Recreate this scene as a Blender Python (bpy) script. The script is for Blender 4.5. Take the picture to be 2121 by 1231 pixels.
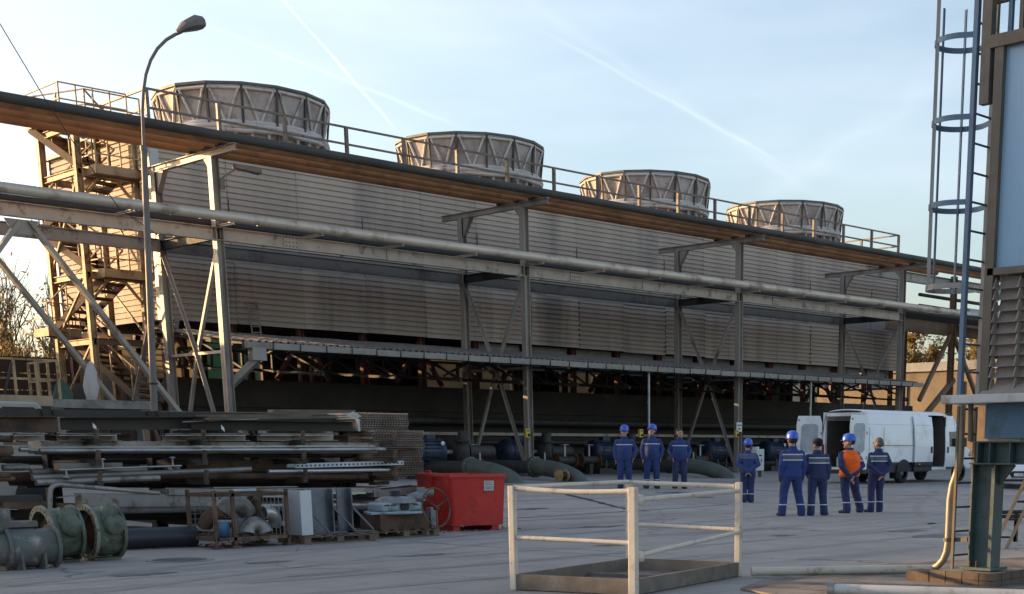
import bpy, bmesh, math, random
from mathutils import Vector, Matrix, Quaternion
R = math.radians
random.seed(7)
S = bpy.context.scene
for o in list(bpy.data.objects): bpy.data.objects.remove(o)
COL = S.collection

# ------------------------------------------------------------------ camera
EYE = 1.48
F, CX, CY, W, H = 2834.0, 1400.0, 1576.0, 2121.0, 1231.0
_x = Vector((4125 - CX, 930 - CY, F)).normalized()
_y = Vector((-1700 - CX, 930 - CY, F)); _y = (_y - _x * _y.dot(_x)).normalized()
_z = _x.cross(_y)
if _z.y > 0: _z = -_z
cam = bpy.data.cameras.new('camera'); camo = bpy.data.objects.new('camera', cam); COL.objects.link(camo)
cam.sensor_width = 36.0; cam.lens = 36.0 * F / W
cam.shift_x = (W / 2 - CX) / W; cam.shift_y = (CY - H / 2) / W
cam.clip_start = 0.1; cam.clip_end = 8000
right = Vector((_x.x, _y.x, _z.x)); down = Vector((_x.y, _y.y, _z.y)); fwd = Vector((_x.z, _y.z, _z.z))
m = Matrix((right, -down, -fwd)).transposed().to_4x4(); m.translation = (0, 0, EYE)
camo.matrix_world = m
S.camera = camo
S.render.resolution_x = 1024; S.render.resolution_y = 594

def ray(u, v):
    d = Vector(((u - CX) / F, (v - CY) / F, 1.0)); return Vector((d.dot(_x), d.dot(_y), d.dot(_z)))
def onY(u, v, y): r = ray(u, v); return r * (y / r.y) + Vector((0, 0, EYE))
def onX(u, v, x): r = ray(u, v); return r * (x / r.x) + Vector((0, 0, EYE))
def onZ(u, v, z=0.0): r = ray(u, v); return r * ((z - EYE) / r.z) + Vector((0, 0, EYE))

# ------------------------------------------------------------------ sky and sun
SUN_AZ, SUN_EL = 118.0, 9.0            # azimuth measured from +X towards +Y
sd = Vector((math.cos(R(SUN_AZ)) * math.cos(R(SUN_EL)), math.sin(R(SUN_AZ)) * math.cos(R(SUN_EL)), math.sin(R(SUN_EL))))
wd = bpy.data.worlds.new('World'); S.world = wd; wd.use_nodes = True
nt = wd.node_tree; nt.nodes.clear()
sky = nt.nodes.new('ShaderNodeTexSky'); sky.sky_type = 'NISHITA'; sky.sun_disc = False
sky.sun_elevation = R(SUN_EL); sky.sun_rotation = R(90 - SUN_AZ)
sky.air_density = 1.0; sky.dust_density = 2.8; sky.ozone_density = 2.0; sky.altitude = 120
bg = nt.nodes.new('ShaderNodeBackground'); bg.inputs['Strength'].default_value = 0.15
wo = nt.nodes.new('ShaderNodeOutputWorld')
tc = nt.nodes.new('ShaderNodeTexCoord')
nrm = nt.nodes.new('ShaderNodeVectorMath'); nrm.operation = 'NORMALIZE'
nt.links.new(tc.outputs['Generated'], nrm.inputs[0])
def mth(tree, op, a, b=None, clamp=False):
    n = tree.nodes.new('ShaderNodeMath'); n.operation = op; n.use_clamp = clamp
    for i, s in enumerate((a, b)):
        if s is None: continue
        if isinstance(s, (int, float)): n.inputs[i].default_value = s
        else: tree.links.new(s, n.inputs[i])
    return n.outputs[0]
acc = None
def trail(p0, p1, width, strength, soft, tail=0.0):
    """a condensation trail: a great-circle band of the sky between two directions"""
    global acc
    a = ray(*p0).normalized(); b = ray(*p1).normalized()
    n = a.cross(b).normalized(); mid = (a + b).normalized(); half = math.acos(max(-1, min(1, a.dot(b)))) / 2
    dn = nt.nodes.new('ShaderNodeVectorMath'); dn.operation = 'DOT_PRODUCT'; dn.inputs[1].default_value = n
    nz = nt.nodes.new('ShaderNodeTexNoise'); nz.inputs['Scale'].default_value = 26; nz.inputs['Detail'].default_value = 4
    nt.links.new(nrm.outputs[0], nz.inputs['Vector'])
    nt.links.new(nrm.outputs[0], dn.inputs[0])
    wob = mth(nt, 'MULTIPLY', mth(nt, 'SUBTRACT', nz.outputs[0], 0.5), width * 1.6)
    dist = mth(nt, 'ABSOLUTE', mth(nt, 'ADD', dn.outputs['Value'], wob))
    band = mth(nt, 'POWER', mth(nt, 'SUBTRACT', 1.0, mth(nt, 'DIVIDE', dist, width), True), soft)
    dm = nt.nodes.new('ShaderNodeVectorMath'); dm.operation = 'DOT_PRODUCT'; dm.inputs[1].default_value = mid
    nt.links.new(nrm.outputs[0], dm.inputs[0])
    mr = nt.nodes.new('ShaderNodeMapRange'); mr.interpolation_type = 'SMOOTHSTEP'
    mr.inputs['From Min'].default_value = math.cos(half * 1.15); mr.inputs['From Max'].default_value = math.cos(half * 0.55)
    nt.links.new(dm.outputs['Value'], mr.inputs['Value'])
    s = mth(nt, 'MULTIPLY', mth(nt, 'MULTIPLY', band, mr.outputs[0]), mth(nt, 'MULTIPLY', mth(nt, 'ADD', nz.outputs[0], 0.35), strength))
    acc = s if acc is None else mth(nt, 'ADD', acc, s)
trail((560, -30), (730, 165), 0.0013, 0.11, 1.2)
trail((690, 120), (815, 265), 0.0017, 0.10, 1.3)
trail((350, 20), (960, 265), 0.0022, 0.06, 1.4)
trail((1010, -60), (1720, 430), 0.0060, 0.022, 1.5)
trail((1120, 60), (1620, 340), 0.0022, 0.05, 1.2)
trail((1560, 430), (2000, 130), 0.0150, 0.03, 1.5)
# thin high veil
mp = nt.nodes.new('ShaderNodeMapping'); mp.inputs['Scale'].default_value = (1.2, 1.2, 5.0); mp.inputs['Rotation'].default_value = (0.2, 0.3, 0.5)
nt.links.new(nrm.outputs[0], mp.inputs['Vector'])
cz = nt.nodes.new('ShaderNodeTexNoise'); cz.inputs['Scale'].default_value = 2.2; cz.inputs['Detail'].default_value = 6
nt.links.new(mp.outputs[0], cz.inputs['Vector'])
veil = mth(nt, 'MULTIPLY', mth(nt, 'SUBTRACT', cz.outputs[0], 0.42, True), 0.35)
acc = mth(nt, 'ADD', acc, veil, True)
hs = nt.nodes.new('ShaderNodeHueSaturation'); hs.inputs['Saturation'].default_value = 0.86
nt.links.new(sky.outputs[0], hs.inputs['Color'])
mx = nt.nodes.new('ShaderNodeMix'); mx.data_type = 'RGBA'
nt.links.new(acc, mx.inputs[0]); nt.links.new(hs.outputs[0], mx.inputs[6]); mx.inputs[7].default_value = (7.0, 7.2, 7.4, 1)
wb = nt.nodes.new('ShaderNodeMix'); wb.data_type = 'RGBA'; wb.blend_type = 'MULTIPLY'; wb.inputs[0].default_value = 1.0      # camera white balance
wb.inputs[7].default_value = (1.03, 0.99, 0.97, 1); nt.links.new(mx.outputs[2], wb.inputs[6])
nt.links.new(wb.outputs[2], bg.inputs['Color']); nt.links.new(bg.outputs[0], wo.inputs['Surface'])
sl = bpy.data.lights.new('sun', 'SUN'); sl.energy = 3.4; sl.angle = R(0.53); sl.color = (1.0, 0.63, 0.29)
so = bpy.data.objects.new('sun', sl); COL.objects.link(so); so.location = (0, 0, 60)
so.rotation_euler = (-sd).to_track_quat('-Z', 'Y').to_euler()
vs = S.view_settings; vs.view_transform = 'Standard'; vs.look = 'None'; vs.exposure = 1.34; vs.gamma = 1.0; vs.use_curve_mapping = False

# ------------------------------------------------------------------ materials
MATS = {}
def mat(name, col, rough=0.6, metal=0.0, var=0.18, scale=2.5, dirt=None, bump=0.0, bscale=30, rnd=0.0, streak=False, spec=0.5, local=False, dirt2=None, coat=0.0):
    if name in MATS: return MATS[name]
    m = bpy.data.materials.new(name); m.use_nodes = True; t = m.node_tree; N = t.nodes; L = t.links
    b = N['Principled BSDF']; b.inputs['Roughness'].default_value = rough; b.inputs['Metallic'].default_value = metal
    b.inputs['Specular IOR Level'].default_value = spec
    if coat: b.inputs['Coat Weight'].default_value = coat; b.inputs['Coat Roughness'].default_value = 0.1
    if local: pos = N.new('ShaderNodeTexCoord').outputs['Object']
    else: pos = N.new('ShaderNodeNewGeometry').outputs['Position']
    mpn = N.new('ShaderNodeMapping'); L.new(pos, mpn.inputs['Vector'])
    if streak: mpn.inputs['Scale'].default_value = (1, 1, 0.12)
    v = mpn.outputs[0]
    def noise(sc, det=5, rg=0.6, vec=v):
        n = N.new('ShaderNodeTexNoise'); n.inputs['Scale'].default_value = sc; n.inputs['Detail'].default_value = det
        n.inputs['Roughness'].default_value = rg; L.new(vec, n.inputs['Vector']); return n.outputs[0]
    def mixc(f, a, bb, typ='MIX'):
        n = N.new('ShaderNodeMix'); n.data_type = 'RGBA'; n.blend_type = typ
        for k, s in ((0, f), (6, a), (7, bb)):
            if isinstance(s, (int, float)): n.inputs[k].default_value = s
            elif isinstance(s, tuple): n.inputs[k].default_value = s + (1,) if len(s) == 3 else s
            else: L.new(s, n.inputs[k])
        return n.outputs[2]
    n1 = noise(scale)
    lo = tuple(max(0, c * (1 - var * 2)) for c in col); hi = tuple(c * (1 + var * 1.6) for c in col)
    mr = N.new('ShaderNodeMapRange'); mr.inputs['From Min'].default_value = 0.28; mr.inputs['From Max'].default_value = 0.86; L.new(n1, mr.inputs['Value'])
    c = mixc(mr.outputs[0], lo, hi)
    if rnd:
        oi = N.new('ShaderNodeObjectInfo'); r2 = N.new('ShaderNodeMapRange'); L.new(oi.outputs['Random'], r2.inputs['Value'])
        r2.inputs['To Min'].default_value = 1 - rnd; r2.inputs['To Max'].default_value = 1 + rnd
        cb = N.new('ShaderNodeCombineColor'); [L.new(r2.outputs[0], cb.inputs[i]) for i in range(3)]
        c = mixc(1.0, c, cb.outputs[0], 'MULTIPLY')
    rr = None
    for dd in (dirt, dirt2):
        if dd:
            dc, amt, dsc = dd
            n2 = noise(dsc, 8, 0.68)
            r = N.new('ShaderNodeMapRange'); th = 0.74 - amt * 0.5
            r.inputs['From Min'].default_value = th - 0.05; r.inputs['From Max'].default_value = th + 0.09; L.new(n2, r.inputs['Value'])
            c = mixc(r.outputs[0], c, dc)
            rr = r.outputs[0]
    L.new(c, b.inputs['Base Color'])
    n3 = noise(scale * 4, 4)
    rm = N.new('ShaderNodeMapRange'); rm.inputs['To Min'].default_value = max(0.03, rough - 0.12); rm.inputs['To Max'].default_value = min(1, rough + 0.14); L.new(n3, rm.inputs['Value'])
    L.new(rm.outputs[0], b.inputs['Roughness'])
    if bump:
        bn = N.new('ShaderNodeBump'); bn.inputs['Strength'].default_value = bump; bn.inputs['Distance'].default_value = 0.02
        L.new(noise(bscale, 6), bn.inputs['Height']); L.new(bn.outputs[0], b.inputs['Normal'])
    MATS[name] = m
    return m

RUST = (0.10, 0.042, 0.018)
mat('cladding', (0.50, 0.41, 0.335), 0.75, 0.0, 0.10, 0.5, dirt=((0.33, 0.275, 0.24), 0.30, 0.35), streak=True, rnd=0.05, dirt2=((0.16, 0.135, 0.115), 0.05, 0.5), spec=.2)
mat('cladding_low', (0.40, 0.32, 0.26), 0.75, 0.0, 0.12, 0.5, dirt=((0.20, 0.165, 0.14), 0.42, 0.3), streak=True, rnd=0.10, dirt2=((0.085, 0.07, 0.06), 0.10, 0.45))  # dirtier lower sheets; the shade under the rack is also in this darker colour
mat('fascia', (0.22, 0.20, 0.18), 0.5, 0.2, 0.1, 1, rnd=0.08, dirt=((0.07, 0.065, 0.06), 0.3, 0.8))
mat('casing', (0.05, 0.045, 0.04), 0.8)
mat('trim_white', (0.50, 0.50, 0.49), 0.5, 0, 0.06, 2)
mat('rack_steel', (0.34, 0.30, 0.26), 0.55, 0.15, 0.14, 1.2, dirt=((0.12, 0.075, 0.05), 0.32, 1.4), streak=True)
mat('beam_steel', (0.47, 0.395, 0.325), 0.6, 0.1, 0.12, 1.5, dirt=((0.13, 0.09, 0.065), 0.3, 2.2))
mat('dark_steel', (0.045, 0.04, 0.036), 0.7, 0.2, 0.2, 2)
mat('rail_steel', (0.22, 0.175, 0.145), 0.6, 0.2, 0.15, 2, dirt=(RUST, 0.35, 3))
mat('red_oxide', (0.16, 0.055, 0.035), 0.75, 0, 0.15, 2)
mat('rust', RUST, 0.85, 0, 0.3, 6, bump=0.3)
mat('pipe_orange', (0.54, 0.275, 0.125), 0.5, 0.15, 0.14, 0.8, dirt=((0.34, 0.165, 0.075), 0.42, 0.9), rnd=0.12)
mat('pipe_dark', (0.075, 0.068, 0.058), 0.6, 0.0, 0.2, 0.8, dirt=((0.07, 0.065, 0.06), 0.35, 0.9), spec=0.3)
mat('pipe_clad', (0.60, 0.50, 0.395), 0.45, 0.25, 0.08, 0.8, dirt=((0.27, 0.20, 0.14), 0.36, 0.9), rnd=0.07)
mat('concrete', (0.27, 0.255, 0.235), 0.85, 0, 0.12, 1.2, dirt=((0.13, 0.12, 0.11), 0.35, 0.9), bump=0.2, bscale=18)
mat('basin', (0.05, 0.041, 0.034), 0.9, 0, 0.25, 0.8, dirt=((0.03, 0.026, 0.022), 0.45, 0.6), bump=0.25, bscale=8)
mat('canopy_sheet', (0.23, 0.21, 0.195), 0.6, 0.1, 0.12, 0.9, rnd=0.08, dirt=((0.12, 0.10, 0.085), 0.4, 1.5))
mat('gutter', (0.27, 0.25, 0.23), 0.45, 0.4, 0.1, 1.5, rnd=0.10, dirt=((0.17, 0.14, 0.12), 0.3, 2.5))
mat('fan_shell', (0.50, 0.445, 0.405), 0.7, 0, 0.1, 0.9, dirt=((0.30, 0.245, 0.21), 0.46, 1.2), rnd=0.14, bump=0.15, bscale=10)
mat('fan_strut', (0.62, 0.56, 0.51), 0.65, 0, 0.1, 1.5, dirt=((0.22, 0.18, 0.155), 0.3, 2))
mat('fan_rim', (0.13, 0.13, 0.115), 0.6, 0, 0.2, 1)
mat('fan_rib', (0.085, 0.072, 0.065), 0.7)
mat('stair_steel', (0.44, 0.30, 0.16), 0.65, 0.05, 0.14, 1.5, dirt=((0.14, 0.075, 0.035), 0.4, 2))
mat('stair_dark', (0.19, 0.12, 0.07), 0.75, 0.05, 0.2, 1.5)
mat('galv', (0.38, 0.385, 0.39), 0.4, 0.6, 0.1, 3, dirt=((0.2, 0.19, 0.18), 0.3, 3))

def translucent(name, col):
    m = bpy.data.materials.new(name); m.use_nodes = True; t = m.node_tree
    b = t.nodes['Principled BSDF']; b.inputs['Base Color'].default_value = col + (1,); b.inputs['Roughness'].default_value = 0.6
    tr = t.nodes.new('ShaderNodeBsdfTranslucent'); tr.inputs['Color'].default_value = col + (1,)
    ms = t.nodes.new('ShaderNodeMixShader'); ms.inputs[0].default_value = 0.6
    t.links.new(b.outputs[0], ms.inputs[1]); t.links.new(tr.outputs[0], ms.inputs[2]); t.links.new(ms.outputs[0], t.nodes['Material Output'].inputs[0])
    MATS[name] = m
translucent('sheet_cream', (0.42, 0.37, 0.28)); translucent('sheet_teal', (0.10, 0.20, 0.18)); translucent('film_white', (0.75, 0.76, 0.78))

# ------------------------------------------------------------------ mesh helpers
def frame(d, up=(0, 0, 1)):
    d = Vector(d).normalized(); up = Vector(up)
    if abs(d.dot(up)) > 0.99: up = Vector((1, 0, 0))
    s = d.cross(up).normalized(); return s, s.cross(d).normalized(), d
class MB:
    def __init__(s): s.v = []; s.f = []; s.sm = []
    def add(s, vs, fs, smooth=False):
        o = len(s.v); s.v += [Vector(p) for p in vs]; s.f += [[i + o for i in f] for f in fs]; s.sm += [smooth] * len(fs); return s
    def box(s, c, d, rz=0.0):
        x, y, z = d[0] / 2, d[1] / 2, d[2] / 2; c = Vector(c); cr, sr = math.cos(rz), math.sin(rz)
        vs = [c + Vector((a * cr - b * sr, a * sr + b * cr, e)) for a, b, e in ((-x, -y, -z), (x, -y, -z), (x, y, -z), (-x, y, -z), (-x, -y, z), (x, -y, z), (x, y, z), (-x, y, z))]
        return s.add(vs, [(0, 3, 2, 1), (4, 5, 6, 7), (0, 1, 5, 4), (1, 2, 6, 5), (2, 3, 7, 6), (3, 0, 4, 7)])
    def prof(s, p0, p1, pf, up=(0, 0, 1), smooth=False, cap=True):
        p0, p1 = Vector(p0), Vector(p1); a, b, d = frame(p1 - p0, up); n = len(pf)
        vs = [p + a * q[0] + b * q[1] for p in (p0, p1) for q in pf]
        fs = [(i, (i + 1) % n, (i + 1) % n + n, i + n) for i in range(n)]
        s.add(vs, fs, smooth)
        if cap: s.add(vs, [tuple(range(n - 1, -1, -1)), tuple(range(n, 2 * n))])
        return s
    def bar(s, p0, p1, w, h=None, up=(0, 0, 1)):
        h = h or w; return s.prof(p0, p1, [(-w / 2, -h / 2), (w / 2, -h / 2), (w / 2, h / 2), (-w / 2, h / 2)], up)
    def ibeam(s, p0, p1, h, b, tf=0.022, tw=0.014, up=(0, 0, 1)):
        B, Hh, t = b / 2, h / 2, tw / 2
        return s.prof(p0, p1, [(-B, -Hh), (B, -Hh), (B, -Hh + tf), (t, -Hh + tf), (t, Hh - tf), (B, Hh - tf), (B, Hh), (-B, Hh), (-B, Hh - tf), (-t, Hh - tf), (-t, -Hh + tf), (-B, -Hh + tf)], up)
    def chan(s, p0, p1, h, b, t=0.012, up=(0, 0, 1)):
        Hh = h / 2; return s.prof(p0, p1, [(0, -Hh), (b, -Hh), (b, -Hh + t), (t, -Hh + t), (t, Hh - t), (b, Hh - t), (b, Hh), (0, Hh)], up)
    def angle(s, p0, p1, w, t=0.01, up=(0, 0, 1)):
        return s.prof(p0, p1, [(0, 0), (w, 0), (w, t), (t, t), (t, w), (0, w)], up)
    def tube(s, pts, r, n=12, cap=True, smooth=True, closed=False):
        pts = [Vector(p) for p in pts]; k = len(pts); rs = r if isinstance(r, (list, tuple)) else [r] * k
        vs = []; a = None
        for i, p in enumerate(pts):
            if closed: d = pts[(i + 1) % k] - pts[i - 1]
            else: d = pts[min(i + 1, k - 1)] - pts[max(i - 1, 0)]
            d.normalize()
            if a is None: a = frame(d)[0]
            else:
                a = a - d * a.dot(d)
                a = a.normalized() if a.length > 1e-6 else frame(d)[0]
            b = d.cross(a)
            vs += [p + (a * math.cos(2 * math.pi * j / n) + b * math.sin(2 * math.pi * j / n)) * rs[i] for j in range(n)]
        fs = []
        for i in range(k if closed else k - 1):
            o0, o1 = i * n, ((i + 1) % k) * n
            fs += [(o0 + j, o0 + (j + 1) % n, o1 + (j + 1) % n, o1 + j) for j in range(n)]
        s.add(vs, fs, smooth)
        if cap and not closed: s.add(vs, [tuple(range(n - 1, -1, -1)), tuple(range((k - 1) * n, k * n))])
        return s
    def ring(s, c, axis, ro, ri, t, n=24):
        c = Vector(c); a, b, d = frame(axis)
        P = lambda r, j, o: c + (a * math.cos(2 * math.pi * j / n) + b * math.sin(2 * math.pi * j / n)) * r + d * o
        vs = [P(r, j, o) for (r, o) in ((ro, -t / 2), (ro, t / 2), (ri, t / 2), (ri, -t / 2)) for j in range(n)]
        fs = [(q * n + j, q * n + (j + 1) % n, ((q + 1) % 4) * n + (j + 1) % n, ((q + 1) % 4) * n + j) for q in range(4) for j in range(n)]
        s.add(vs, [f for i, f in enumerate(fs)], False); return s
    def lathe(s, prof, n=24, c=(0, 0, 0), axis=(0, 0, 1), smooth=True, cap=False):
        c = Vector(c); a, b, d = frame(axis); vs = []
        for r, z in prof: vs += [c + (a * math.cos(2 * math.pi * j / n) + b * math.sin(2 * math.pi * j / n)) * r + d * z for j in range(n)]
        fs = [(i * n + j, i * n + (j + 1) % n, (i + 1) * n + (j + 1) % n, (i + 1) * n + j) for i in range(len(prof) - 1) for j in range(n)]
        s.add(vs, fs, smooth)
        if cap: s.add(vs, [tuple(range(n - 1, -1, -1)), tuple(range((len(prof) - 1) * n, len(prof) * n))])
        return s
    def quad(s, *p): return s.add(p, [tuple(range(len(p)))])
    def slab(s, poly, d):
        """extrude a planar polygon by vector d"""
        d = Vector(d); n = len(poly); vs = [Vector(p) for p in poly] + [Vector(p) + d for p in poly]
        return s.add(vs, [tuple(range(n - 1, -1, -1)), tuple(range(n, 2 * n))] + [(i, (i + 1) % n, (i + 1) % n + n, i + n) for i in range(n)])
    def mesh(s, name, off=(0, 0, 0)):
        me = bpy.data.meshes.new(name); off = Vector(off)
        me.from_pydata([tuple(p - off) for p in s.v], [], s.f); me.polygons.foreach_set('use_smooth', s.sm)
        bm = bmesh.new(); bm.from_mesh(me); bmesh.ops.recalc_face_normals(bm, faces=bm.faces); bm.to_mesh(me); bm.free()
        me.update(); return me
    def build(s, name, material, parent=None, label=None, cat=None, group=None, kind=None, at=None, bevel=0.0):
        off = WLOC.get(parent.name, Vector()) if parent else Vector(at) if at is not None else (s.base() if cat else Vector())
        me = s.mesh(name, off); me.materials.append(MATS[material] if isinstance(material, str) else material)
        o = bpy.data.objects.new(name, me); COL.objects.link(o)
        if parent: o.parent = parent
        else: o.location = off
        WLOC[o.name] = Vector(off)
        if bevel:
            md = o.modifiers.new('bevel', 'BEVEL'); md.width = bevel; md.segments = 2; md.limit_method = 'ANGLE'
        return tag(o, label, cat, group, kind)
    def base(s):
        xs = [p.x for p in s.v]; ys = [p.y for p in s.v]; zs = [p.z for p in s.v]
        return Vector(((min(xs) + max(xs)) / 2, (min(ys) + max(ys)) / 2, min(zs)))
WLOC = {}
def tag(o, label=None, cat=None, group=None, kind=None):
    for k, x in (('label', label), ('category', cat), ('group', group), ('kind', kind)):
        if x: o[k] = x
    return o
def thing(name, loc, label, cat, group=None, kind=None):
    o = bpy.data.objects.new(name, None); COL.objects.link(o); o.location = loc; o.empty_display_size = 0.3
    WLOC[o.name] = Vector(loc); return tag(o, label, cat, group, kind)
def link_mesh(name, me, loc, parent=None, rot=None):
    """another object on shared mesh data, at world loc"""
    o = bpy.data.objects.new(name, me); COL.objects.link(o)
    off = WLOC.get(parent.name, Vector()) if parent else Vector()
    o.location = Vector(loc) - off; o.parent = parent
    if rot: o.rotation_euler = rot
    WLOC[o.name] = Vector(loc)
    return o
def copy_tree(o, loc=None, rot=None, parent=None, **kw):
    c = o.copy(); COL.objects.link(c); c.parent = parent
    if loc is not None: c.location = loc; WLOC[c.name] = Vector(loc)
    if rot is not None: c.rotation_euler = (0, 0, rot)
    for ch in o.children: copy_tree(ch, parent=c)
    tag(c, **kw); return c
def meshof(mb, name, material):
    me = mb.mesh(name); me.materials.append(MATS[material]); return me

def stand(u, v, dz=0.0):
    z = 0.0
    for _ in range(14): p = onZ(u, v, z); z = gz(p.y)
    return Vector((p.x, p.y, z + dz))
def gz(y):
    s = lambda t: (lambda u: u * u * (3 - 2 * u))(max(0.0, min(1.0, t)))
    return 0.30 * s((y - 22) / 9) + 0.12 * s((y - 31) / 11)
# ------------------------------------------------------------------ ground
def ground_material():
    m = bpy.data.materials.new('yard_concrete'); m.use_nodes = True; t = m.node_tree; N = t.nodes; L = t.links
    b = N['Principled BSDF']; b.inputs['Roughness'].default_value = 0.8; b.inputs['Specular IOR Level'].default_value = 0.35
    g = N.new('ShaderNodeNewGeometry').outputs['Position']
    def noise(sc, det=6, vec=g, rg=0.6, sx=None):
        if sx:
            mp = N.new('ShaderNodeMapping'); mp.inputs['Scale'].default_value = sx[:3]; mp.inputs['Rotation'].default_value = (0, 0, sx[3]); L.new(vec, mp.inputs['Vector']); vec = mp.outputs[0]
        n = N.new('ShaderNodeTexNoise'); n.inputs['Scale'].default_value = sc; n.inputs['Detail'].default_value = det; n.inputs['Roughness'].default_value = rg; L.new(vec, n.inputs['Vector']); return n.outputs[0]
    def mr(v, a, b2, lo=0, hi=1):
        n = N.new('ShaderNodeMapRange'); n.inputs['From Min'].default_value = a; n.inputs['From Max'].default_value = b2; n.inputs['To Min'].default_value = lo; n.inputs['To Max'].default_value = hi; L.new(v, n.inputs['Value']); return n.outputs[0]
    def mix(f, a, c, ty='MIX'):
        n = N.new('ShaderNodeMix'); n.data_type = 'RGBA'; n.blend_type = ty
        for k, s in ((0, f), (6, a), (7, c)):
            if isinstance(s, float): n.inputs[k].default_value = s
            elif isinstance(s, tuple): n.inputs[k].default_value = s + (1,)
            else: L.new(s, n.inputs[k])
        return n.outputs[2]
    c = mix(mr(noise(0.22), 0.35, 0.65), (0.31, 0.278, 0.25), (0.40, 0.362, 0.328))
    c = mix(mr(noise(1.6, 8), 0.4, 0.75, 0, 0.55), c, (0.205, 0.19, 0.178))
    c = mix(mr(noise(0.5, 7, sx=(0.25, 2.2, 1, 0.5)), 0.52, 0.68, 0, 0.75), c, (0.16, 0.15, 0.142))      # worn wheel tracks
    c = mix(mr(noise(0.7, 7, sx=(0.3, 2.6, 1, -0.35)), 0.58, 0.7, 0, 0.45), c, (0.45, 0.42, 0.39))     # pale scuffs
    c = mix(mr(noise(0.45, 9, rg=0.7), 0.62, 0.70, 0, 0.75), c, (0.095, 0.09, 0.087))                    # oil stains
    c = mix(mr(noise(14, 4), 0.3, 0.7, 0, 0.35), c, (0.26, 0.25, 0.24))
    vo = N.new('ShaderNodeTexVoronoi'); vo.feature = 'DISTANCE_TO_EDGE'; vo.inputs['Scale'].default_value = 0.16
    ad = N.new('ShaderNodeVectorMath'); ad.operation = 'ADD'
    nn = N.new('ShaderNodeTexNoise'); nn.inputs['Scale'].default_value = 0.8; nn.inputs['Detail'].default_value = 6; L.new(g, nn.inputs['Vector'])
    L.new(g, ad.inputs[0]); L.new(nn.outputs['Color'], ad.inputs[1]); L.new(ad.outputs[0], vo.inputs['Vector'])
    crack = mr(vo.outputs['Distance'], 0.0, 0.004, 0.75, 0)
    c = mix(crack, c, (0.07, 0.066, 0.064))
    L.new(c, b.inputs['Base Color'])
    bp = N.new('ShaderNodeBump'); bp.inputs['Strength'].default_value = 0.35; bp.inputs['Distance'].default_value = 0.012
    L.new(noise(22, 8), bp.inputs['Height']); L.new(bp.outputs[0], b.inputs['Normal'])
    L.new(mr(noise(1.2), 0.3, 0.7, 0.62, 0.9), b.inputs['Roughness'])
    MATS['yard'] = m
ground_material()
mat('tar', (0.035, 0.034, 0.034), 0.7, 0, 0.2, 4)
mat('chalk', (0.45, 0.45, 0.44), 0.9, 0, 0.1, 6, dirt=((0.27, 0.265, 0.26), 0.62, 7))
mat('cast_iron', (0.07, 0.068, 0.066), 0.6, 0.4, 0.15, 8)
mat('slab_brown', (0.25, 0.215, 0.185), 0.9, 0, 0.2, 1.2, dirt=((0.10, 0.075, 0.06), 0.45, 1.5), bump=0.4, bscale=25)
ys = [-3000, -300, -60, 0, 10, 18] + [22 + 0.75 * i for i in range(13)] + [33, 36, 39, 42, 46, 60, 120, 400, 4500]
xs = [-3000, -300, -40, 0, 20, 40, 60, 90, 200, 800, 4500]
g = MB(); vs = [(x, y, gz(y)) for y in ys for x in xs]; nx = len(xs)
g.add(vs, [(j * nx + i, j * nx + i + 1, (j + 1) * nx + i + 1, (j + 1) * nx + i) for j in range(len(ys) - 1) for i in range(nx - 1)])
ground = g.build('ground', 'yard', kind='structure')
def strip(pts, w, name, material, dz=0.004, jitter=0.25):
    b = MB(); ps = []
    for (x0, y0), (x1, y1) in zip(pts, pts[1:]):
        n = max(2, int(math.hypot(x1 - x0, y1 - y0) / 0.35))
        ps += [(x0 + (x1 - x0) * i / n, y0 + (y1 - y0) * i / n) for i in range(n)]
    ps.append(pts[-1]); vs = []
    for i, (x, y) in enumerate(ps):
        a = ps[max(0, i - 1)]; c = ps[min(len(ps) - 1, i + 1)]; dx, dy = c[0] - a[0], c[1] - a[1]; l = math.hypot(dx, dy) or 1
        ww = w * (1 + random.uniform(-jitter, jitter)) / 2; ox = random.uniform(-jitter, jitter) * w
        for sgn in (-1, 1):
            px, py = x - dy / l * (ww * sgn + ox), y + dx / l * (ww * sgn + ox); vs.append((px, py, gz(py) + dz))
    b.add(vs, [(2 * i, 2 * i + 1, 2 * i + 3, 2 * i + 2) for i in range(len(ps) - 1)])
    return b.build(name, material, ground)
gp = lambda u, v, z=0.0: tuple(onZ(u, v, z))[:2]
strip([gp(1000, 1012, .15), gp(1062, 1021, .1), gp(1180, 1042, .03), gp(1310, 1060), gp(1345, 1061)], 0.20, 'tar_joint', 'tar')
strip([gp(1010, 1078), gp(1140, 1071), gp(1310, 1061), gp(1430, 1054), gp(1505, 1049)], 0.09, 'tar_joint', 'tar')
strip([gp(1560, 1024, .1), gp(1800, 1028, .05), gp(1990, 1026, .05), gp(2121, 1024, .05)], 0.10, 'tar_joint', 'tar')
strip([gp(1730, 1090), gp(1850, 1080)], 0.07, 'paint_scuff', 'chalk', 0.004)
strip([gp(590, 1195), gp(760, 1181)], 0.05, 'paint_scuff', 'chalk', 0.004)
strip([gp(930, 1156), gp(1060, 1146)], 0.05, 'paint_scuff', 'chalk', 0.004)
strip([gp(1900, 1068), gp(2000, 1062)], 0.05, 'paint_scuff', 'chalk', 0.004)
mat('oil', (0.10, 0.094, 0.09), 0.55, 0, 0.2, 3); rs_ = random.Random(11)
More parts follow.
